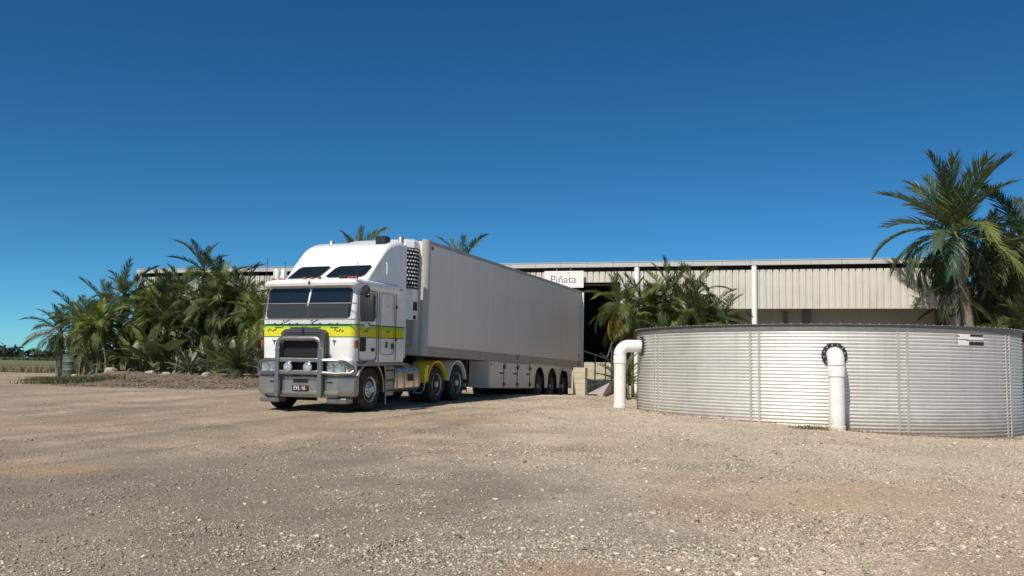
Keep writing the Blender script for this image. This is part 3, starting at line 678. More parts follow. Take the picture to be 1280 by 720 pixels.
# bull bar
yb = -.28
def upr(s):
    mb = MB(); mb.box(s*.55-.055, s*.55+.055, yb-.05, yb+.05, .34, 1.44, .018); return mb
bb = MB().tube([(-.55,yb,1.40),(-.55,yb,1.50)]+[(-.40+.15*math.cos(R(a)),yb,1.50+.14*math.sin(R(a))) for a in (160,135,110,90)]+[(.40+.15*math.cos(R(a)),yb,1.50+.14*math.sin(R(a))) for a in (90,70,45,20)]+[(.55,yb,1.50),(.55,yb,1.40)], .062, 10).done('bull_bar_hoop', M['alloy'], T, 40)
for s in (-1,1): upr(s).done('bull_bar_upright', M['alloy'], T)
for z in (1.16,.885): MB().box(-.50,.50,yb-.035,yb+.035,z-.05,z+.05,.02).done('bull_bar_rail', M['alloy'], T)
for s in (-1,1):
    pts = [(s*.55,yb,1.16),(s*.9,yb+.03,1.16),(s*1.1,yb+.12,1.12),(s*1.22,yb+.26,1.0),(s*1.24,yb+.27,.93),(s*1.19,yb+.22,.87),(s*.9,yb+.05,.86),(s*.55,yb,.885)]
    MB().tube(pts, .042, 8).done('bull_bar_wing', M['alloy'], T, 40)
    MB().loft([[(s*(.58+.0),-.03,z) for z in (.84,1.22)][::1]+[(s*1.17,.05,1.18),(s*1.17,.05,.84)],[(s*.60,-.12,.86),(s*.60,-.12,1.18),(s*1.10,-.08,1.14),(s*1.12,-.08,.86)]]).done('headlamp_housing', M['white'], T)
    MB().plate(rrect(-.22,.24,-.12,.12,.05), (s*.84,-.132,1.01), (1,0,0), (0,0,1), .02).done('headlamp_bezel', M['chrome'], T)
    for q in (-.09,.12):
        MB().lathe([(0,.0),(.045,-.005),(.085,-.025),(.095,-.03),(.095,0)][::1], 20, 'y', (s*.84+q*s,-.138,1.0)).done('headlamp', M['lens'], T, 40)
    dl = MB().lathe([(0,-.03),(.06,-.024),(.098,-.01),(.105,.0),(.09,.06),(.04,.10)], 24, 'y', (s*.255,yb-.04,1.005)).done('driving_lamp', M['lens'], T, 40)
    MB().lathe([(.100,-.014),(.112,-.014),(.112,.02),(.100,.02)], 24, 'y', (s*.255,yb-.04,1.005)).done('lamp_ring', M['chrome'], dl, 40)
    MB().box(s*.255-.015,s*.255+.015,yb-.05,yb-.01,.90,.93).done('lamp_foot', M['black'], dl)
    MB().plate(rrect(-.06,.06,-.09,.09,.02), (s*1.2,.10,1.52), (0,s,0), (0,0,1), .04).done('side_marker', M['amber'], T)
# cab side furniture (both sides)
for s in (-1,1):
    X = s*1.212
    def sp(pts, th, name, m, off=0.0):
        return MB().prism(pts, 'x', X+s*off, X+s*(off+th)).done(name, m, T)
    def frame(y0,y1,z0,z1,r,w,name,m,th=.012):
        o = rrect(y0,y1,z0,z1,r); i = rrect(y0+w,y1-w,z0+w,z1-w,max(.02,r-w)); mb = MB(); n = len(o)
        mb.loft([[(X,a,b) for a,b in o],[(X+s*th,a,b) for a,b in o],[(X+s*th,a,b) for a,b in i],[(X,a,b) for a,b in i]], cap=False)
        return mb.done(name, m, T)
    frame(.22,1.06,1.14,2.76,.12,.028,'door_trim',M['chrome'] if 0 else M['greyalloy'])
    frame(1.22,1.92,1.28,2.74,.14,.016,'locker_trim',M['greyalloy'],.007)
    sp(rrect(.30,.98,2.08,2.70,.08), .006, 'side_window', M['glass'])
    sp(rrect(.28,.55,1.36,1.68,.04), .006, 'peep_window', M['glass'])
    sp(rrect(.80,.92,1.36,1.44,.03), .03, 'door_handle', M['black'])
    sp(rrect(1.78,1.86,1.42,1.56,.02), .02, 'locker_lock', M['black'])
    sp(rrect(1.48,1.60,1.44,1.60,.03), .004, 'badge', M['greyink'])
    for y in (1.14,2.0): MB().box(min(X,X+s*.008),max(X,X+s*.008),y-.008,y+.008,1.14,2.76).done('panel_seam', M['black'], T)
    sp(rrect(.22,.46,1.115,1.135,.008) if 0 else [(.16,1.115),(.52,1.115),(.52,1.135),(.16,1.135)], .02, 'step_plate', M['black'])
    for z in (1.62,2.4): MB().box(min(X,X+s*.03),max(X,X+s*.03),1.98,2.03,z,z+.07).done('hinge', M['black'], T)
    MB().tube([(X,1.55,2.42),(X+s*.05,1.55,2.45),(X+s*.05,1.55,2.62),(X,1.55,2.65)], .014, 6).done('grab_handle', M['white'], T)
    MB().tube([(s*1.17,1.5,3.18),(s*1.21,1.5,3.2),(s*1.21,1.5,3.46),(s*1.17,1.5,3.48)], .014, 6).done('grab_handle', M['white'], T)
    # mirror (the far one is folded out of sight)
    if s > 0:
        mr = MB().box(min(s*1.27,s*1.60),max(s*1.27,s*1.60),.16,.27,2.03,2.62,.03).done('mirror', M['black'], T, 40)
        MB().box(min(s*1.285,s*1.585),max(s*1.285,s*1.585),.268,.274,2.06,2.59).done('mirror_glass', M['lens'], mr)
        MB().tube([(s*1.18,.22,2.72),(s*1.44,.21,2.74),(s*1.44,.21,1.95),(s*1.2,.24,1.9)], .015, 6).done('mirror_arm', M['chrome'], T)
        MB().lathe([(0,-.05),(.09,-.04),(.11,0),(.09,.05),(0,.06)], 16, 'y', (s*1.42,.12,2.74)).done('spot_mirror', M['black'], T, 40)
        MB().lathe([(0,-.05),(.06,-.04),(.08,0),(.07,.04),(0,.05)], 16, 'y', (s*1.46,.16,1.93)).done('spot_mirror', M['alloy'], T, 40)
    # front mudguard arch, steps, tanks
    a = arc(AX[0],.5,.66,-8,188,20); b = arc(AX[0],.5,.60,188,-8,20)
    MB().prism(a+b, 'x', s*.98, s*1.245).done('mudguard', M['alloy'], T, 30)
    MB().box(min(s*.6,s*1.235),max(s*.6,s*1.235),1.43,1.46,.16,1.0).done('mudflap', M['black'], T)
    MB().tube([(s*1.24,1.40,1.06),(s*1.245,1.46,.8),(s*1.245,1.46,.12)], .02, 6).done('flap_edge', M['alloy'], T)
    MB().box(min(s*.5,s*1.20),max(s*.5,s*1.20),1.50,1.98,.30,1.02,.03).done('battery_box', M['greyalloy'], T)
    for z in (.42,.66,.90): MB().box(min(s*1.19,s*1.25),max(s*1.19,s*1.25),1.52,1.97,z,z+.03).done('step', M['black'], T)
    tk = MB().loft([[(x*s,y,z) for x, z in rrect(.55,1.20,.36,1.02,.16,6)] for y in (2.02,3.42)]).done('fuel_tank', M['chrome'], T, 40)
    for y in (2.12,2.52,3.05,3.34):
        MB().loft([[(x*s,q,z) for x, z in rrect(.545,1.208,.352,1.028,.165,6)] for q in (y,y+.05)]).done('tank_strap', M['greyalloy'], tk, 40)
    MB().box(min(s*1.0,s*1.2),max(s*1.0,s*1.2),2.55,2.8,1.03,1.06).done('tank_step', M['alloy'], tk)
    MB().plate(rrect(-.14,.14,-.09,.09,.02), (s*1.212,2.86,.72), (0,s,0), (0,0,1), .004).done('tank_label', M['ink'], tk)
    MB().tube([(s*1.2,3.0,.34),(s*1.22,3.4,.30),(s*1.2,3.62,.36),(s*1.22,3.72,.9)], .022, 6).done('rub_rail', M['alloy'], T)
    MB().box(min(s*1.02,s*1.24),max(s*1.02,s*1.24),.2,2.5,1.03,1.095,.01).done('sill_step', M['alloy'], T)
    # drive mudguards: first yellow, second pale
    for k, y in enumerate(AX[1:]):
        a = arc(y,.5,.625,8,172,18); b = arc(y,.5,.59,172,8,18)
        MB().prism(a+b, 'x', s*.66, s*1.27).done('mudguard', M['yellow'] if k == 0 else M['pvc'], T, 30)
        if k == 0: MB().prism([(y-.62,.60),(y-.60,.86),(y-.50,1.0),(y-.64,1.03),(y-.76,.92),(y-.80,.74),(y-.74,.56)], 'x', s*.9, s*1.262).done('guard_bracket', M['yellow'], T)
    MB().tube([(s*1.26,6.3,.55),(s*1.27,6.34,.2)], .012, 5).done('flap_edge', M['black'], T)
MB().box(-1.22,1.22,6.36,6.40,.38,.46).done('tail_bar', M['white'], T)
# roof furniture
for x in (-.40,-.20,.0): MB().lathe([(0,-.04),(.032,-.03),(.042,.03),(0,.04)], 10, 'y', (x,.47,3.05)).done('marker_lamp', M['amber'], T, 40)
for x in (.58,.68): MB().lathe([(0,-.05),(.045,-.04),(.05,.05),(0,.06)], 10, 'y', (x,.47,3.06)).done('marker_lamp', M['black'], T, 40)
for x in (.79,.88,.97): MB().lathe([(0,-.04),(.032,-.03),(.042,.03),(0,.04)], 10, 'y', (x,.47,3.05)).done('marker_lamp', M['amber'], T, 40)
MB().prism([(-.02,.0),(.03,.0),(.05,.06),(.0,.06)], 'y', -.05,-.045).done('visor_badge', M['ink'], T).location = (.05,-.01,2.88)
for x, y in ((-1.02,.62),(-.82,.62)):
    b = MB().lathe([(.03,2.95),(.06,3.0),(.075,3.05),(.075,3.22),(.05,3.28),(.0,3.29)], 14, 'z', (x-.12,y-.2,0)).done('air_horn', M['white'], T, 40)
    MB().lathe([(0,-.05),(.05,-.04),(.05,.03),(0,.04)], 10, 'y', (x-.1,y-.32,3.0)).done('marker_lamp', M['amber'], T, 40)
for x, z in ((-1.19,3.52),(-.70,3.42),(1.21,3.38)): MB().tube([(x,.1,2.9),(x,.12,z)], .008, 5).done('aerial', M['black'], T)
MB().prism([(1.80,3.98),(1.80,4.14),(1.85,4.18),(2.02,4.17),(2.08,4.12),(2.08,4.02)], 'x', .72, .98).done('air_intake', M['black'], T)
MB().lathe([(.075,1.0),(.075,4.22),(.06,4.24)], 14, 'z', (1.0,2.60,0)).done('exhaust_stack', M['greyalloy'], T, 40)
MB().lathe([(.075,1.0),(.075,4.18),(.06,4.2)], 14, 'z', (-1.0,2.60,0)).done('exhaust_stack', M['greyalloy'], T, 40)
MB().box(-1.0,1.0,2.55,3.5,1.0,1.04).done('catwalk', M['chassis'], T)

# ---------------------------------------------------------------- trailer
TA = R(22.5)
cx0, cy0 = -2.26, 23.0
ox, oy = cx0-1.25*math.cos(TA), cy0+1.25*math.sin(TA)
TL = 13.4
G = empty('refrigerated_trailer', 'long white refrigerated box trailer backed up to the shed dock', 'trailer', (ox,oy,.43), (R(-1.15),0,-TA))
B0, B1 = 1.36, 4.28
body = rrect(-1.235,1.235,.0,TL,.16,6)
MB().loft([[(x,y,z) for x, y in rrect(-1.22,1.22,.02,TL-.05,.14,6)] for z in (B0-.1,B1-.03)]).done('box_core', M['trailer'], G, 40)
for s in (-1,1):
    n = 6; pl = (TL-.55-.16)/n
    for i in range(n):
        a = .19+i*pl
        MB().box(min(s*1.22,s*1.238),max(s*1.22,s*1.238),a+.004,a+pl-.004,B0+.13,B1-.10).done('side_panel', M['trailer'], G)
    MB().box(min(s*1.215,s*1.252),max(s*1.215,s*1.252),.18,TL-.3,B0+.02,B0+.125,.006).done('bottom_rail', M['rail'], G)
    MB().box(min(s*1.2,s*1.246),max(s*1.2,s*1.246),.18,TL-.3,B0-.12,B0+.0,.006).done('bottom_rail', M['rail'], G)
    MB().box(min(s*1.215,s*1.250),max(s*1.215,s*1.250),.18,TL-.3,B1-.095,B1-.0,.008).done('top_rail', M['rail'], G)
    # rounded front corner post
    q = arc(1.09,.16,.165,-90,5,8); q = [(s*a,b) for a,b in q]; q2 = [(s*a,b) for a,b in arc(1.09,.16,.12,5,-90,8)]
    MB().prism(q+q2, 'z', B0-.12, B1+.02).done('corner_post', M['cornerpost'], G, 40)
    MB().box(min(s*1.20,s*1.33),max(s*1.20,s*1.33),TL-.30,TL-.24,B0-.1,B1-.02,.01).done('rear_post', M['pvc'], G)
    MB().box(min(s*1.18,s*1.25),max(s*1.18,s*1.25),TL-.215,TL+.02,B0-.1,B1-.02,.01).done('rear_frame', M['teal'], G)
    MB().box(min(s*1.02,s*1.12),max(s*1.02,s*1.12),TL+.01,TL+.05,B0-.5,B0-.1,.01).done('buffer', M['black'], G)
    # skirt: three locker doors then wheel panel with three arches
    sx = s*1.215; S0, S1 = .42, B0-.125; y0, y1 = 4.25, 12.05
    MB().box(min(s*.55,sx-s*.01),max(s*.55,sx-s*.01),y0,7.62,S0,S1).done('locker_box', M['trailer'], G)
    for i in range(3):
        a = y0+.03+i*1.12
        d = MB().box(min(sx-s*.008,sx+s*.018),max(sx-s*.008,sx+s*.018),a,a+1.09,S0+.02,S1-.02,.008).done('locker_door', M['trailer'], G)
        for zz in (S0+.13,S1-.16): MB().box(min(sx,sx+s*.05),max(sx,sx+s*.05),a+1.02,a+1.16,zz-.05,zz+.05,.01).done('hinge', M['black'], d)
        MB().box(min(sx,sx+s*.045),max(sx,sx+s*.045),a+.72,a+1.06,.86,.90).done('latch', M['black'], d)
        MB().box(min(sx,sx+s*.022),max(sx,sx+s*.022),a+.62,a+.76,.74,1.0,.004).done('latch_plate', M['white'], d)
        MB().box(min(sx,sx+s*.03),max(sx,sx+s*.03),a+1.07,a+1.10,S0+.02,S1-.02).done('door_edge', M['black'], d)
        MB().box(min(sx,sx+s*.028),max(sx,sx+s*.028),a+.06,a+.12,S1-.13,S1-.07).done('stud', M['black'], d)
    pts = [(7.64,S1),(7.64,S0)]
    for c in (8.6,9.88,11.15):
        pts += [(c-.52,S0+.02)]+arc(c,.66,.50,180,0,14)+[(c+.52,S0+.02)]
    pts += [(y1,S0),(y1,S1)]
    MB().prism(pts, 'x', sx-s*.01, sx+s*.016).done('wheel_panel', M['trailer'], G)
    for c in (8.6,9.88,11.15): wheel(G, s*1.14, c, 'trailer', s)
    MB().box(s*.42-.05,s*.42+.05,1.0,TL-.1,.85,B0-.1).done('chassis_beam', M['chassis'], G)
    MB().box(s*.85-.07,s*.85+.07,3.2,3.34,.35,1.2).done('landing_leg', M['chassis'], G)
    MB().box(s*.8-.25,s*.8+.25,12.15,12.18,.2,1.1).done('mudflap', M['black'], G)
for c in (8.6,9.88,11.15): MB().lathe([(.07,-1.0),(.07,1.0)], 10, 'x', (0,c,.5)).done('axle', M['chassis'], G)
MB().box(-1.05,1.05,7.9,11.9,.52,.80).done('running_gear', M['chassis'], G)
for y in (6.4,12.7):
    MB().box(1.22,1.262,y,y+.16,B0-.02,B0+.14,.01).done('marker_lamp', M['amber'] if y < 7 else M['redink'], G)
MB().box(1.236,1.244,TL-.62,TL-.52,B0+.28,B0+.40).done('badge', M['ink'], G)
MB().box(1.236,1.244,.24,.36,B1-.24,B1-.14).done('badge', M['greyink'], G)
# refrigeration unit on the nose
rf = [(-1.02,.0),(-1.02,-.30),(-.86,-.52),(.86,-.52),(1.02,-.30),(1.02,.0)]
MB().loft([[(x*k,y*k2,z) for x, y in rf] for z, k, k2 in ((2.15,1,1),(4.05,1,1),(4.2,.98,.9),(4.27,.92,.6))]).done('fridge_unit', M['white'], G, 30)
MB().box(-.9,.9,-.45,0,1.5,2.15,.03).done('fridge_base', M['greyalloy'], G)
for s in (-1,1):
    a = Vector((s*.872,-.518)); b = Vector((s*1.034,-.302)); e = (b-a).normalized(); nn = Vector((e.y,-e.x))*(1 if s>0 else -1)
    side = [Vector((s*.90,-.50)), Vector((s*1.03,-.30)), Vector((s*1.03,-.04))]
    gp = []
    for zz, cut in ((2.95,0),(3.1,0),(3.9,0),(4.02,.0)):
        gp.append([((p+Vector((s*.008,-.006))).x,(p+Vector((s*.008,-.006))).y,zz) for p in side])
    vent = MB().loft(gp, closed=False).done('vent_grille', M['darkmesh'], G)
    for j in range(11):
        for i in range(6):
            f = (i+.5*(j%2))/6.0*.94; p = side[0].lerp(side[1], f/.45) if f < .45 else side[1].lerp(side[2], (f-.45)/.55)
            MB().box(p.x-.012+s*.012,p.x+.012+s*.012,p.y-.016,p.y+.016,2.985+j*.097,3.02+j*.097).done('vent_bar', M['white'], vent)
    MB().box(min(s*1.015,s*1.03),max(s*1.015,s*1.03),-.26,-.06,2.40,2.62).done('control_panel', M['black'], G)
    MB().box(min(s*1.015,s*1.028),max(s*1.015,s*1.028),-.24,-.1,1.92+.25,2.02+.25).done('badge', M['ink'], G)

# ---------------------------------------------------------------- garden bed and planting
def bedh(x, y):
    """raised bed along the front of the shed on the left; distance d behind its front edge"""
    fx = np.interp(x, [-40,-23,-20,-17,-14.6,-8.4,-5], [56,46,39,33,30.6,29.8,30])
    return fx
bx = np.arange(-24, -5.4, .22); tt = np.concatenate([np.linspace(0,5,34), np.linspace(5.3,13,16)])
VV = []; 
for xx in bx:
    f = float(bedh(xx, 0))+.6*float(fbm(np.array(xx*.5), np.array(3.0),3)-.5)
    for t_ in tt:
        yy = f+t_*1.2; hh = .38*float(sm(-.6,5.6,np.array(t_)))+(.20*float(fbm(np.array(xx*1.4),np.array(yy*1.4),4)-.5))*min(1,t_*2)-(.06 if t_ == 0 else 0)
        edge = float(sm(-24,-20.5,np.array(xx)))*float(1-sm(-7.0,-5.6,np.array(xx)))
        VV.append((xx, yy, Hs(xx,yy)-.03+(hh+.03)*edge))
kx = len(tt); i0 = (np.arange(len(bx)-1)[:,None]*kx+np.arange(kx-1)[None,:]).reshape(-1)
me = np_mesh('garden_bed', VV, np.stack([i0,i0+kx,i0+kx+1,i0+1],-1)); me.polygons.foreach_set('use_smooth',[True]*len(me.polygons))
kind(link('garden_bed', me, M['soil']), 'structure')
def bedz(x, y):
    t_ = (y-float(bedh(x,0)))/1.2
    return Hs(x,y)+(.36*float(sm(-.6,5.6,np.array(t_))) if -21 < x < -6.5 else 0)
n = 9000; x = rg.uniform(-23,-6.6,n); d = rg.uniform(0,1,n)**1.5*9; y = bedh(x,0)+d-.5
z = H(x,y)+.38*sm(-.6,5.6,d/1.2)-.04
kind(scatter('bark_mulch', x, y, z, rg.uniform(.03,.12,n)**1.1, M['mulch'], np.clip(rg.normal(.5,.28,n),0,1)), 'stuff', 'clods, bark and leaf litter over the garden bed')
# low weeds on the front of the bed and by the tank foot
pts = []
for cx, cy, sx_, sy_, k in ((PX(100,33.8),33.8,1.3,.8,2600),(PX(78,36.5),36.5,.7,.6,600),(PX(60,37),37,.6,.5,500)):
    q = rg.normal(0,1,(k,2))*np.array([sx_,sy_])*.55+np.array([cx,cy]); pts.append(np.stack([q[:,0],q[:,1],np.array([bedz(a,b)-.02 for a,b in q])],-1))
kind(blades('weed_mat', np.concatenate(pts), .2, .022, M['grass'], .9), 'stuff', 'low green weeds creeping over the front of the bed')
pts = []
for px_, off, k, sp in ((1025,.28,200,.22),(1015,.75,260,.18),(1060,.2,120,.2),(1128,.15,160,.3),(1190,.12,120,.3),(860,.12,120,.5),(900,.12,100,.5),(1250,.15,160,.4)):
    a = tank_ang(px_); r_ = TR+off; q = rg.normal(0,1,(k,2))*sp*np.array([1.3,.5]); cx = tcx+r_*math.cos(a); cy = tcy+r_*math.sin(a)
    q = q+np.array([cx,cy]); keep = np.hypot(q[:,0]-tcx,q[:,1]-tcy) > TR+.03; q = q[keep]; pts.append(np.stack([q[:,0],q[:,1],H(q[:,0],q[:,1])-.01],-1))
kind(blades('dry_weeds', np.concatenate(pts), .09, .009, M['drygrass'], 1.0), 'stuff', 'thin dry weeds at the foot of the tank')

def frond_mesh(name, n, ll, arch, vee, droop, wid, seed, m, a0=62, a1=24, t0=.16, rr=.016):
    """unit-length palm frond along +Y: arched midrib with leaflets on both sides"""
    rs = random.Random(seed); K = 14; P = [Vector((0,0,0))]; A = []
    for i in range(K+1):
        a = -arch*(i/K)**1.25; A.append(a)
        if i < K: P.append(P[-1]+Vector((rs.uniform(-.004,.004),math.cos(a),math.sin(a)))/K)
    V = []; Fq = []
    for i in range(K+1):
        r_ = rr*(1-i/K)+.003; c = P[i]; up = Vector((0,-math.sin(A[i]),math.cos(A[i])))
        V += [c+Vector((r_,0,0)), c-Vector((r_,0,0)), c+up*r_]
        if i:
            b = 3*i
            for q in range(3): Fq.append((b-3+q, b-3+(q+1)%3, b+(q+1)%3, b+q))
    for s in (-1,1):
        for i in range(n):
            t_ = min(.999, t0+(1-t0)*(i+rs.uniform(-.25,.25)*.8)/(n-1)); t_ = max(t_, .02); k = t_*K; j = min(int(k),K-1); f = k-j
            c = P[j].lerp(P[j+1], f); a = A[j]*(1-f)+A[j+1]*f
            Tn = Vector((0,math.cos(a),math.sin(a))); Nn = Vector((0,-math.sin(a),math.cos(a))); S = Vector((s,0,0))
            an = R(a0+(a1-a0)*t_+rs.uniform(-9,9)); ve = R(vee+rs.uniform(-14,14))
            d = Tn*math.cos(an)+(S*math.cos(ve)+Nn*math.sin(ve))*math.sin(an)
            l = ll*(.42+.58*math.sin(math.pi*min(1,.14+t_*.80)))*rs.uniform(.85,1.1)
            if rs.random() < .04: l *= .4
            W = (Tn-d*Tn.dot(d)).normalized()
            W = (W+Nn*rs.uniform(-.6,.6)).normalized()
            g = Vector((0,0,-1)); p1 = c+d*l*.5+g*droop*l*.14; p2 = c+d*l+g*droop*l*.55
            b = len(V); V += [c+W*wid*.4, c-W*wid*.4, p1+W*wid, p1-W*wid, p2]
            Fq += [(b,b+1,b+3,b+2), (b+2,b+3,b+4)]
    me = bpy.data.meshes.new(name); me.from_pydata(V, [], Fq); me.materials.append(m); return me
FV = {}
def variants(key, m, seeds, n=50, ll=.31, wid=.0085, vee=18):
    FV[key] = {'up': [frond_mesh('frond',n,ll,.55+.12*i,vee+8,.25,wid,seeds+i,m) for i in range(3)],
               'mid': [frond_mesh('frond',n,ll,1.05+.15*i,vee,.6,wid,seeds+10+i,m) for i in range(3)],
               'low': [frond_mesh('frond',n,ll,1.35+.2*i,vee-14,1.0,wid,seeds+20+i,m) for i in range(3)]}
variants('A', M['leafA'], 100); variants('B', M['leafB'], 200); variants('C', M['leafC'], 300, 40, .29, .010); variants('E', M['leafE'], 400, 50, .27, .009, 28)
variants('K', M['leafA'], 500, 64, .27, .0075, 12); variants('KE', M['leafE'], 600, 64, .26, .0078, 26); variants('D', M['leafD'], 700, 30, .22, .008, -10); variants('Y', M['leafY'], 800, 30, .24, .013, 0)
CY = [frond_mesh('leaf',46,.15,.5+.2*i,25,.1,.007,900+i,M['leafA'],70,40,.08,.012) for i in range(3)]
def broad_mesh(seed, m, arch, w=.13, fold=.25, tip=1.0):
    rs = random.Random(seed); K = 12; c = Vector((0,0,0)); V = []; Fq = []
    for i in range(K+1):
        t_ = i/K; a = -arch*t_**1.3; ww = w*math.sin(math.pi*min(1,max(.0,(t_-.22)/.78))**.75)**.8 if t_ > .22 else .012
        if i == K: ww = .002
        up = Vector((0,-math.sin(a),math.cos(a)))
        V += [c+Vector((-ww,0,0))+up*ww*fold+up*rs.uniform(-.01,.01), c, c+Vector((ww,0,0))+up*ww*fold+up*rs.uniform(-.01,.01)]
        if i: b = 3*i; Fq += [(b-3,b-2,b+1,b),(b-2,b-1,b+2,b+1)]
        c = c+Vector((0,math.cos(a),math.sin(a)))/K
    me = bpy.data.meshes.new('leaf'); me.from_pydata(V,[],Fq); me.materials.append(m); me.polygons.foreach_set('use_smooth',[True]*len(me.polygons)); return me
BR = [broad_mesh(10+i, M['leafA'], .5+.35*i) for i in range(3)]+[broad_mesh(20+i, M['leafB'], .6+.35*i) for i in range(2)]
AG = [broad_mesh(30+i, M['agave'], .2+.4*i, .075, .45) for i in range(3)]
def put(me, name, par, loc, az, el, sc, roll=0, sx=1):
    o = bpy.data.objects.new(name, me); C.objects.link(o); o.parent = par; o.location = loc; o.rotation_euler = (el, roll, az); o.scale = (sc*sx, sc, sc); return o
def trunk(par, x, y, h, lean_az, lean, r, m, crown=True):
    lx, ly = math.cos(lean_az)*lean, math.sin(lean_az)*lean; K = 14; pts = []; rr = []
    for i in range(K*2+1):
        t_ = i/(K*2); pts.append((x+lx*t_**1.6, y+ly*t_**1.6, h*t_-.25*(1-t_))); rr.append(r*(1.25-.35*t_)*(1.06 if i % 2 else .97)+(r*.5*(1-t_*6) if t_ < .166 else 0))
    MB().tube(pts, rr, 8).done('trunk', m, par, 60)
    return x+lx, y+ly
GA = 2.39996
def palm(label, x, y, z, stems, keys, nf, L, lo=-35, hi=82, group='palms in front of the shed', name='palm_tree', dead=1, bias=None, seed=None, tm='cane', fe=.85, fu=.28):
    rs = random.Random(seed if seed is not None else int(abs(x)*997+y*31))
    p = empty(name, label, 'palm', (x,y,z), (0,0,0), group)
    for (dx, dy, h, la, le, r) in stems:
        tx_, ty_ = trunk(p, dx, dy, h, la, le, r, M[tm])
        if tm == 'trunk':
            MB().tube([(tx_,ty_,h-.05),(tx_,ty_,h+.35),(tx_,ty_,h+.75)], [r*1.05,r*1.0,r*.45], 8).done('crownshaft', M['cane'], p, 60); h += .62
        ph = rs.uniform(0,6.28)
        for i in range(nf):
            f = i/max(1,nf-1); el = hi+(lo-hi)*f**fe+rs.uniform(-9,9); az = ph+i*GA+rs.uniform(-.3,.3)
            if bias is not None and f > .35: az = az+.35*math.sin(bias-az)
            g = 'up' if f < fu else ('mid' if f < .5+fu*.6 else 'low'); key = rs.choice(keys)
            put(rs.choice(FV[key][g]), 'frond', p, (tx_,ty_,h-.10*f+rs.uniform(-.04,.04)), az, R(el), L*rs.uniform(.82,1.12)*(.82 if f < .12 else 1)*(1.06-.28*f), R(rs.uniform(-14,14)))
        for i in range(dead):
            put(rs.choice(FV['D']['low']), 'dry_frond', p, (tx_,ty_,h-.2), rs.uniform(0,6.28), R(rs.uniform(-62,-30)), L*rs.uniform(.55,.8))
    return p
def clump(n, h, spread, rs_, r=.045):
    rs = random.Random(rs_); return [(rs.uniform(-spread,spread)*.4, rs.uniform(-spread,spread)*.4, h*rs.uniform(.72,1.0), rs.uniform(0,6.28), rs.uniform(.1,spread), r) for i in range(n)]
def LP(px, Y): x = PX(px,Y); return x, Y, bedz(x,Y)-.02
# left row
palm('leftmost low bushy palm with grey drooping fronds on a short dark trunk', *LP(80,46), [(0,0,1.7,2.6,.2,.18),(.3,.2,2.2,0,.4,.09)], ['A','B','D'], 18, 2.0, -32, 78, dead=3, tm='trunk', bias=math.pi/2)
palm('bushy palm second from the left end of the bed', *LP(108,44.5), clump(5,2.7,.8,1), ['A','B'], 11, 1.7, -30, 84, dead=1)
palm('tall palm with broad upright blue-green spear fronds, left of the shed roof', *LP(150,43.5), [(0,0,3.7,1.2,.2,.10),(-.4,.2,3.0,2.8,.4,.06),(.4,.2,2.9,.2,.4,.06)], ['E','B','A'], 15, 2.0, -28, 90, dead=1, fu=.45)
palm('yellow-green low palm in front of the left palm row', *LP(138,41.2), clump(5,2.3,.9,3), ['C','B','B'], 10, 1.6, -22, 80, dead=0)
palm('palm with a large pale drooping frond, below the left shed corner', *LP(178,41.5), clump(5,3.1,.8,5), ['B','A','C'], 11, 1.8, -35, 82, dead=2)
palm('dark palm with one frond tip above the shed roof', *LP(206,42.8), clump(5,3.8,.7,6), ['A','E','B'], 11, 1.8, -30, 85, dead=1)
palm('tallest palm of the left row with a pointed spear crown', *LP(247,42), [(0,0,4.9,.5,.2,.08),(.4,.1,3.9,.3,.4,.06),(-.4,0,3.5,3,.5,.06)], ['E','A','B'], 14, 1.9, -32, 90, dead=1, fu=.4)
palm('dense dark palm clump behind the cycad', *LP(276,40.5), clump(5,3.8,.9,8), ['A','A','B'], 11, 1.7, -35, 82, dead=2)
palm('palm with fronds arching over the shed gutter near the truck', *LP(304,40), clump(5,4.3,.8,9), ['A','E','B'], 11, 1.7, -35, 82, dead=1)
palm('yellow-green palm half hidden by the left side of the truck', *LP(328,38.4), clump(5,3.2,.7,10), ['C','B','C'], 10, 1.6, -35, 80, dead=1)
palm('short dark palm low in the middle of the left row', *LP(222,40.6), clump(5,2.5,.9,11), ['A','A','B'], 10, 1.6, -30, 80, dead=1)
palm('low dark palm at the back of the left row beside the drum', *LP(122,43), clump(3,1.3,.7,12), ['A','A'], 9, 1.4, -20, 78, dead=1)
palm('low dark palm between the cycad and the truck', *LP(320,40.5), clump(3,2.2,.6,13), ['A','B'], 10, 1.5, -30, 80, dead=1)
palm('low dark palm under the pale drooping frond', *LP(168,42.5), clump(3,1.5,.7,14), ['A','A'], 9, 1.4, -20, 78, dead=1)
palm('dark palm filling the back of the bed below the tallest palm', *LP(252,43), clump(3,2.6,.6,15), ['A','A'], 10, 1.7, -30, 80, dead=1)
# behind the truck and trailer
palm('palm top showing above the white truck cab', PX(436,38.5), 38.5, .5, [(0,0,4.9,.5,.3,.11)], ['KE','C','C'], 20, 1.7, -30, 84, tm='trunk', dead=0, group='palms behind the trailer')
palm('palm top showing above the trailer roof', PX(572,40.2), 40.2, .5, [(0,0,4.9,1.0,.3,.11)], ['KE','C','KE'], 20, 1.9, -30, 84, tm='trunk', dead=0, group='palms behind the trailer')
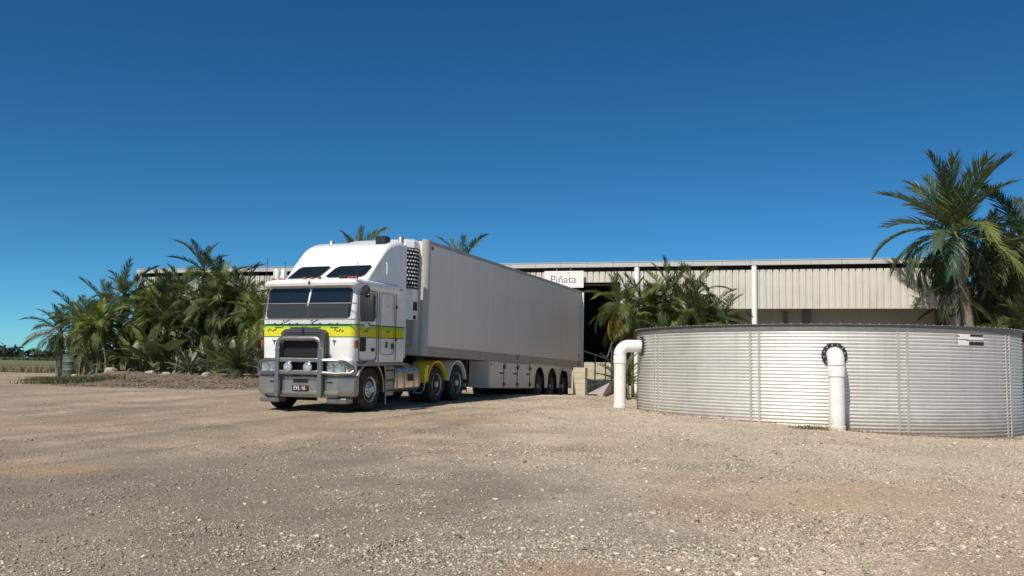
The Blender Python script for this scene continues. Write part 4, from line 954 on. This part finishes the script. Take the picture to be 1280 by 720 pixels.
# middle clump by the dock
def GP(px, Y): x = PX(px,Y); return x, Y, Hs(x,Y)-.02
dock_palm = palm('palm drooping over the dark dock opening with one orange frond', *GP(786,33.2), [(0,0,3.5,2.8,.4,.05),(.2,.1,3.1,2.0,.3,.05),(.4,.1,3.3,.5,.3,.05)], ['A','B','A'], 11, 1.6, -30, 78, dead=0, group='palms behind the tank')
palm('bright green palm behind the bent pipe and tank rim', *GP(812,31.8), clump(6,3.5,.9,22), ['B','C','B'], 11, 1.4, -35, 80, dead=1, group='palms behind the tank')
palm('tallest feathery palm of the clump behind the tank', *GP(846,31.6), clump(6,4.0,1.0,23), ['B','A','B'], 11, 1.45, -35, 86, dead=0, group='palms behind the tank')
palm('feathery palm at the right end of the clump behind the tank', *GP(876,31.2), clump(6,3.5,.9,24), ['A','B','B'], 11, 1.35, -35, 82, dead=0, group='palms behind the tank')
palm('low dark palm in the middle of the clump behind the tank', *GP(854,30.6), clump(6,2.7,.9,25), ['A','B'], 10, 1.3, -30, 80, dead=0, group='palms behind the tank')
put(FV['Y']['low'][0], 'yellow_frond', dock_palm, (-.45,-.3,3.2), R(75), R(-42), 1.1); put(FV['Y']['low'][1], 'yellow_frond', dock_palm, (-.4,-.35,3.15), R(105), R(-55), .9); put(FV['Y']['mid'][1], 'yellow_frond', dock_palm, (.2,-.5,2.3), R(170), R(-10), .7)
# right palms
tall = palm('tall palm with big feathery crown rising above the right end of the shed', *GP(1221,33), [(0,0,6.0,3.1,.65,.17)], ['K','KE','KE','B'], 36, 3.15, -30, 92, tm='trunk', dead=1, fe=1.0, fu=.5, seed=5, group='palms right of the shed')
put(FV['K']['mid'][1], 'frond', tall, (-.45,0,4.7), R(82), R(2), 2.0); put(FV['A']['low'][1], 'frond', tall, (-.45,0,4.6), R(118), R(-8), 1.7)
palm('dense dark palm mass low behind the tall trunk at right', *GP(1240,37.5), clump(6,4.4,1.2,36), ['A','K'], 11, 2.2, -50, 78, dead=2, group='palms right of the shed')
palm('dark bushy palm right beside the tall palm trunk', *GP(1243,34.5), [(0,0,4.9,.5,.3,.13),(.5,.2,3.9,.3,.5,.11)], ['K','A','K'], 17, 2.7, -50, 75, tm='trunk', dead=2, group='palms right of the shed')
palm('dark palm at the right edge of the picture', *GP(1276,33.5), [(0,0,5.9,.1,.2,.14),(-.6,.5,4.8,.1,.3,.14)], ['K','K','A'], 20, 2.7, -50, 84, tm='trunk', dead=1, group='palms right of the shed')
palm('low dark palm at the right edge behind the tank rim', *GP(1285,31.8), clump(5,3.4,.8,33), ['A','A'], 11, 2.0, -45, 75, dead=2, group='palms right of the shed')
palm('low palm with pale drooping fronds between the right-hand trunks', *GP(1250,36.2), clump(5,3.6,.8,34), ['A','K','A'], 11, 2.1, -50, 72, dead=2, group='palms right of the shed')
palm('dark palm filling the back right corner', *GP(1268,38), clump(6,5.4,1.0,35), ['A','K'], 12, 2.5, -50, 75, dead=2, group='palms right of the shed')
# cycads, agave and broad-leaved plants
def rosette(name, label, cat, x, y, z, meshes, n, L, lo, hi, group=None, stem=.25, seed=1, lname='leaf'):
    p = empty(name, label, cat, (x,y,z), (0,0,0), group); rs = random.Random(seed)
    MB().tube([(0,0,-.1),(0,0,stem*.6),(0,0,stem)], [.16,.17,.10], 8).done('stem', M['trunk'], p, 50)
    for i in range(n):
        f = i/n; put(rs.choice(meshes), lname, p, (0,0,stem-.03*f), i*GA+rs.uniform(-.2,.2), R(hi+(lo-hi)*f+rs.uniform(-7,7)), L*rs.uniform(.85,1.1), R(rs.uniform(-10,10)))
    return p
rosette('cycad', 'large spiky dark cycad at the front of the bed near the truck', 'plant', *LP(302,35.6), CY, 40, 1.7, -8, 75, 'bed plants', .35, 3)
rosette('cycad', 'dark cycad at the foot of the bent pipe beside the dock', 'plant', *GP(779,29.6), CY, 34, 1.15, 5, 82, 'dock plants', .5, 4)
rosette('agave', 'grey-green agave rosette left of the cycad', 'plant', *LP(240,37.2), AG, 24, 1.15, 0, 80, 'bed plants', .2, 5)
rosette('agave', 'small grey-green rosette plant behind the agave', 'plant', *LP(224,38.4), AG, 18, .9, 10, 80, 'bed plants', .2, 6)
for i, (q, Y, L, n, lab) in enumerate(((196,39.2,2.3,13,'broad-leaved plant with paddle leaves in the middle of the bed'),(216,39.6,1.9,11,'broad-leaved dark plant behind the rosette plants'),(168,40.4,1.8,11,'broad-leaved plant under the left palms'),(268,39.2,1.9,11,'broad-leaved dark plant behind the cycad, left of it'),(292,38.6,1.7,10,'broad-leaved plant just behind the cycad'),(148,41.0,1.5,10,'small broad-leaved plant left of the bed middle'))):
    rosette('paddle_plant', lab, 'plant', *LP(q,Y), BR, n, L, 25, 86, 'bed plants', .2, 40+i)
# drum, rocks
x, y, z = LP(92,44.6)
dr = empty('drum', 'faded green drum half hidden behind the leftmost palm', 'drum', (x,y,z-.05))
MB().lathe([(.0,.02),(.29,.02),(.30,.05),(.29,.08),(.29,.33),(.31,.36),(.29,.39),(.29,.66),(.31,.69),(.29,.72),(.29,.95),(.30,.98),(.28,.99),(.27,.96),(0,.95)], 24, 'z').done('barrel', M['drum'], dr, 40).scale = (1.25,1.25,1.25)
MB().lathe([(.0,1.19),(.10,1.19),(.10,1.24),(0,1.25)], 14, 'z', (.1,0,0)).done('bung', M['drum'], dr)
for i, (q, Y, s, lab) in enumerate(((98,41.6,.16,'small pale rock on the bed below the drum'),(124,41.2,.22,'pale rock on the left of the bed'),(142,40.3,.30,'largest flat rock on the front of the bed'),(192,38.4,.16,'small rock in front of the paddle plant'),(212,36.9,.14,'small pale rock left of the agave'),(262,35.9,.18,'pale rock between agave and cycad'))):
    rs = random.Random(i); bm = bmesh.new(); bmesh.ops.create_icosphere(bm, subdivisions=2, radius=s)
    for v in bm.verts: v.co = Vector((v.co.x*1.4, v.co.y, v.co.z*.7))*rs.uniform(.82,1.12)
    me = bpy.data.meshes.new('rock'); bm.to_mesh(me); bm.free(); o = link('rock', me, M['rock']); x, y, z = LP(q,Y); o.location = (x,y,z+s*.35); o.rotation_euler = (0,0,rs.uniform(0,6)); tag(o, lab, 'rock', 'rocks on the bed')
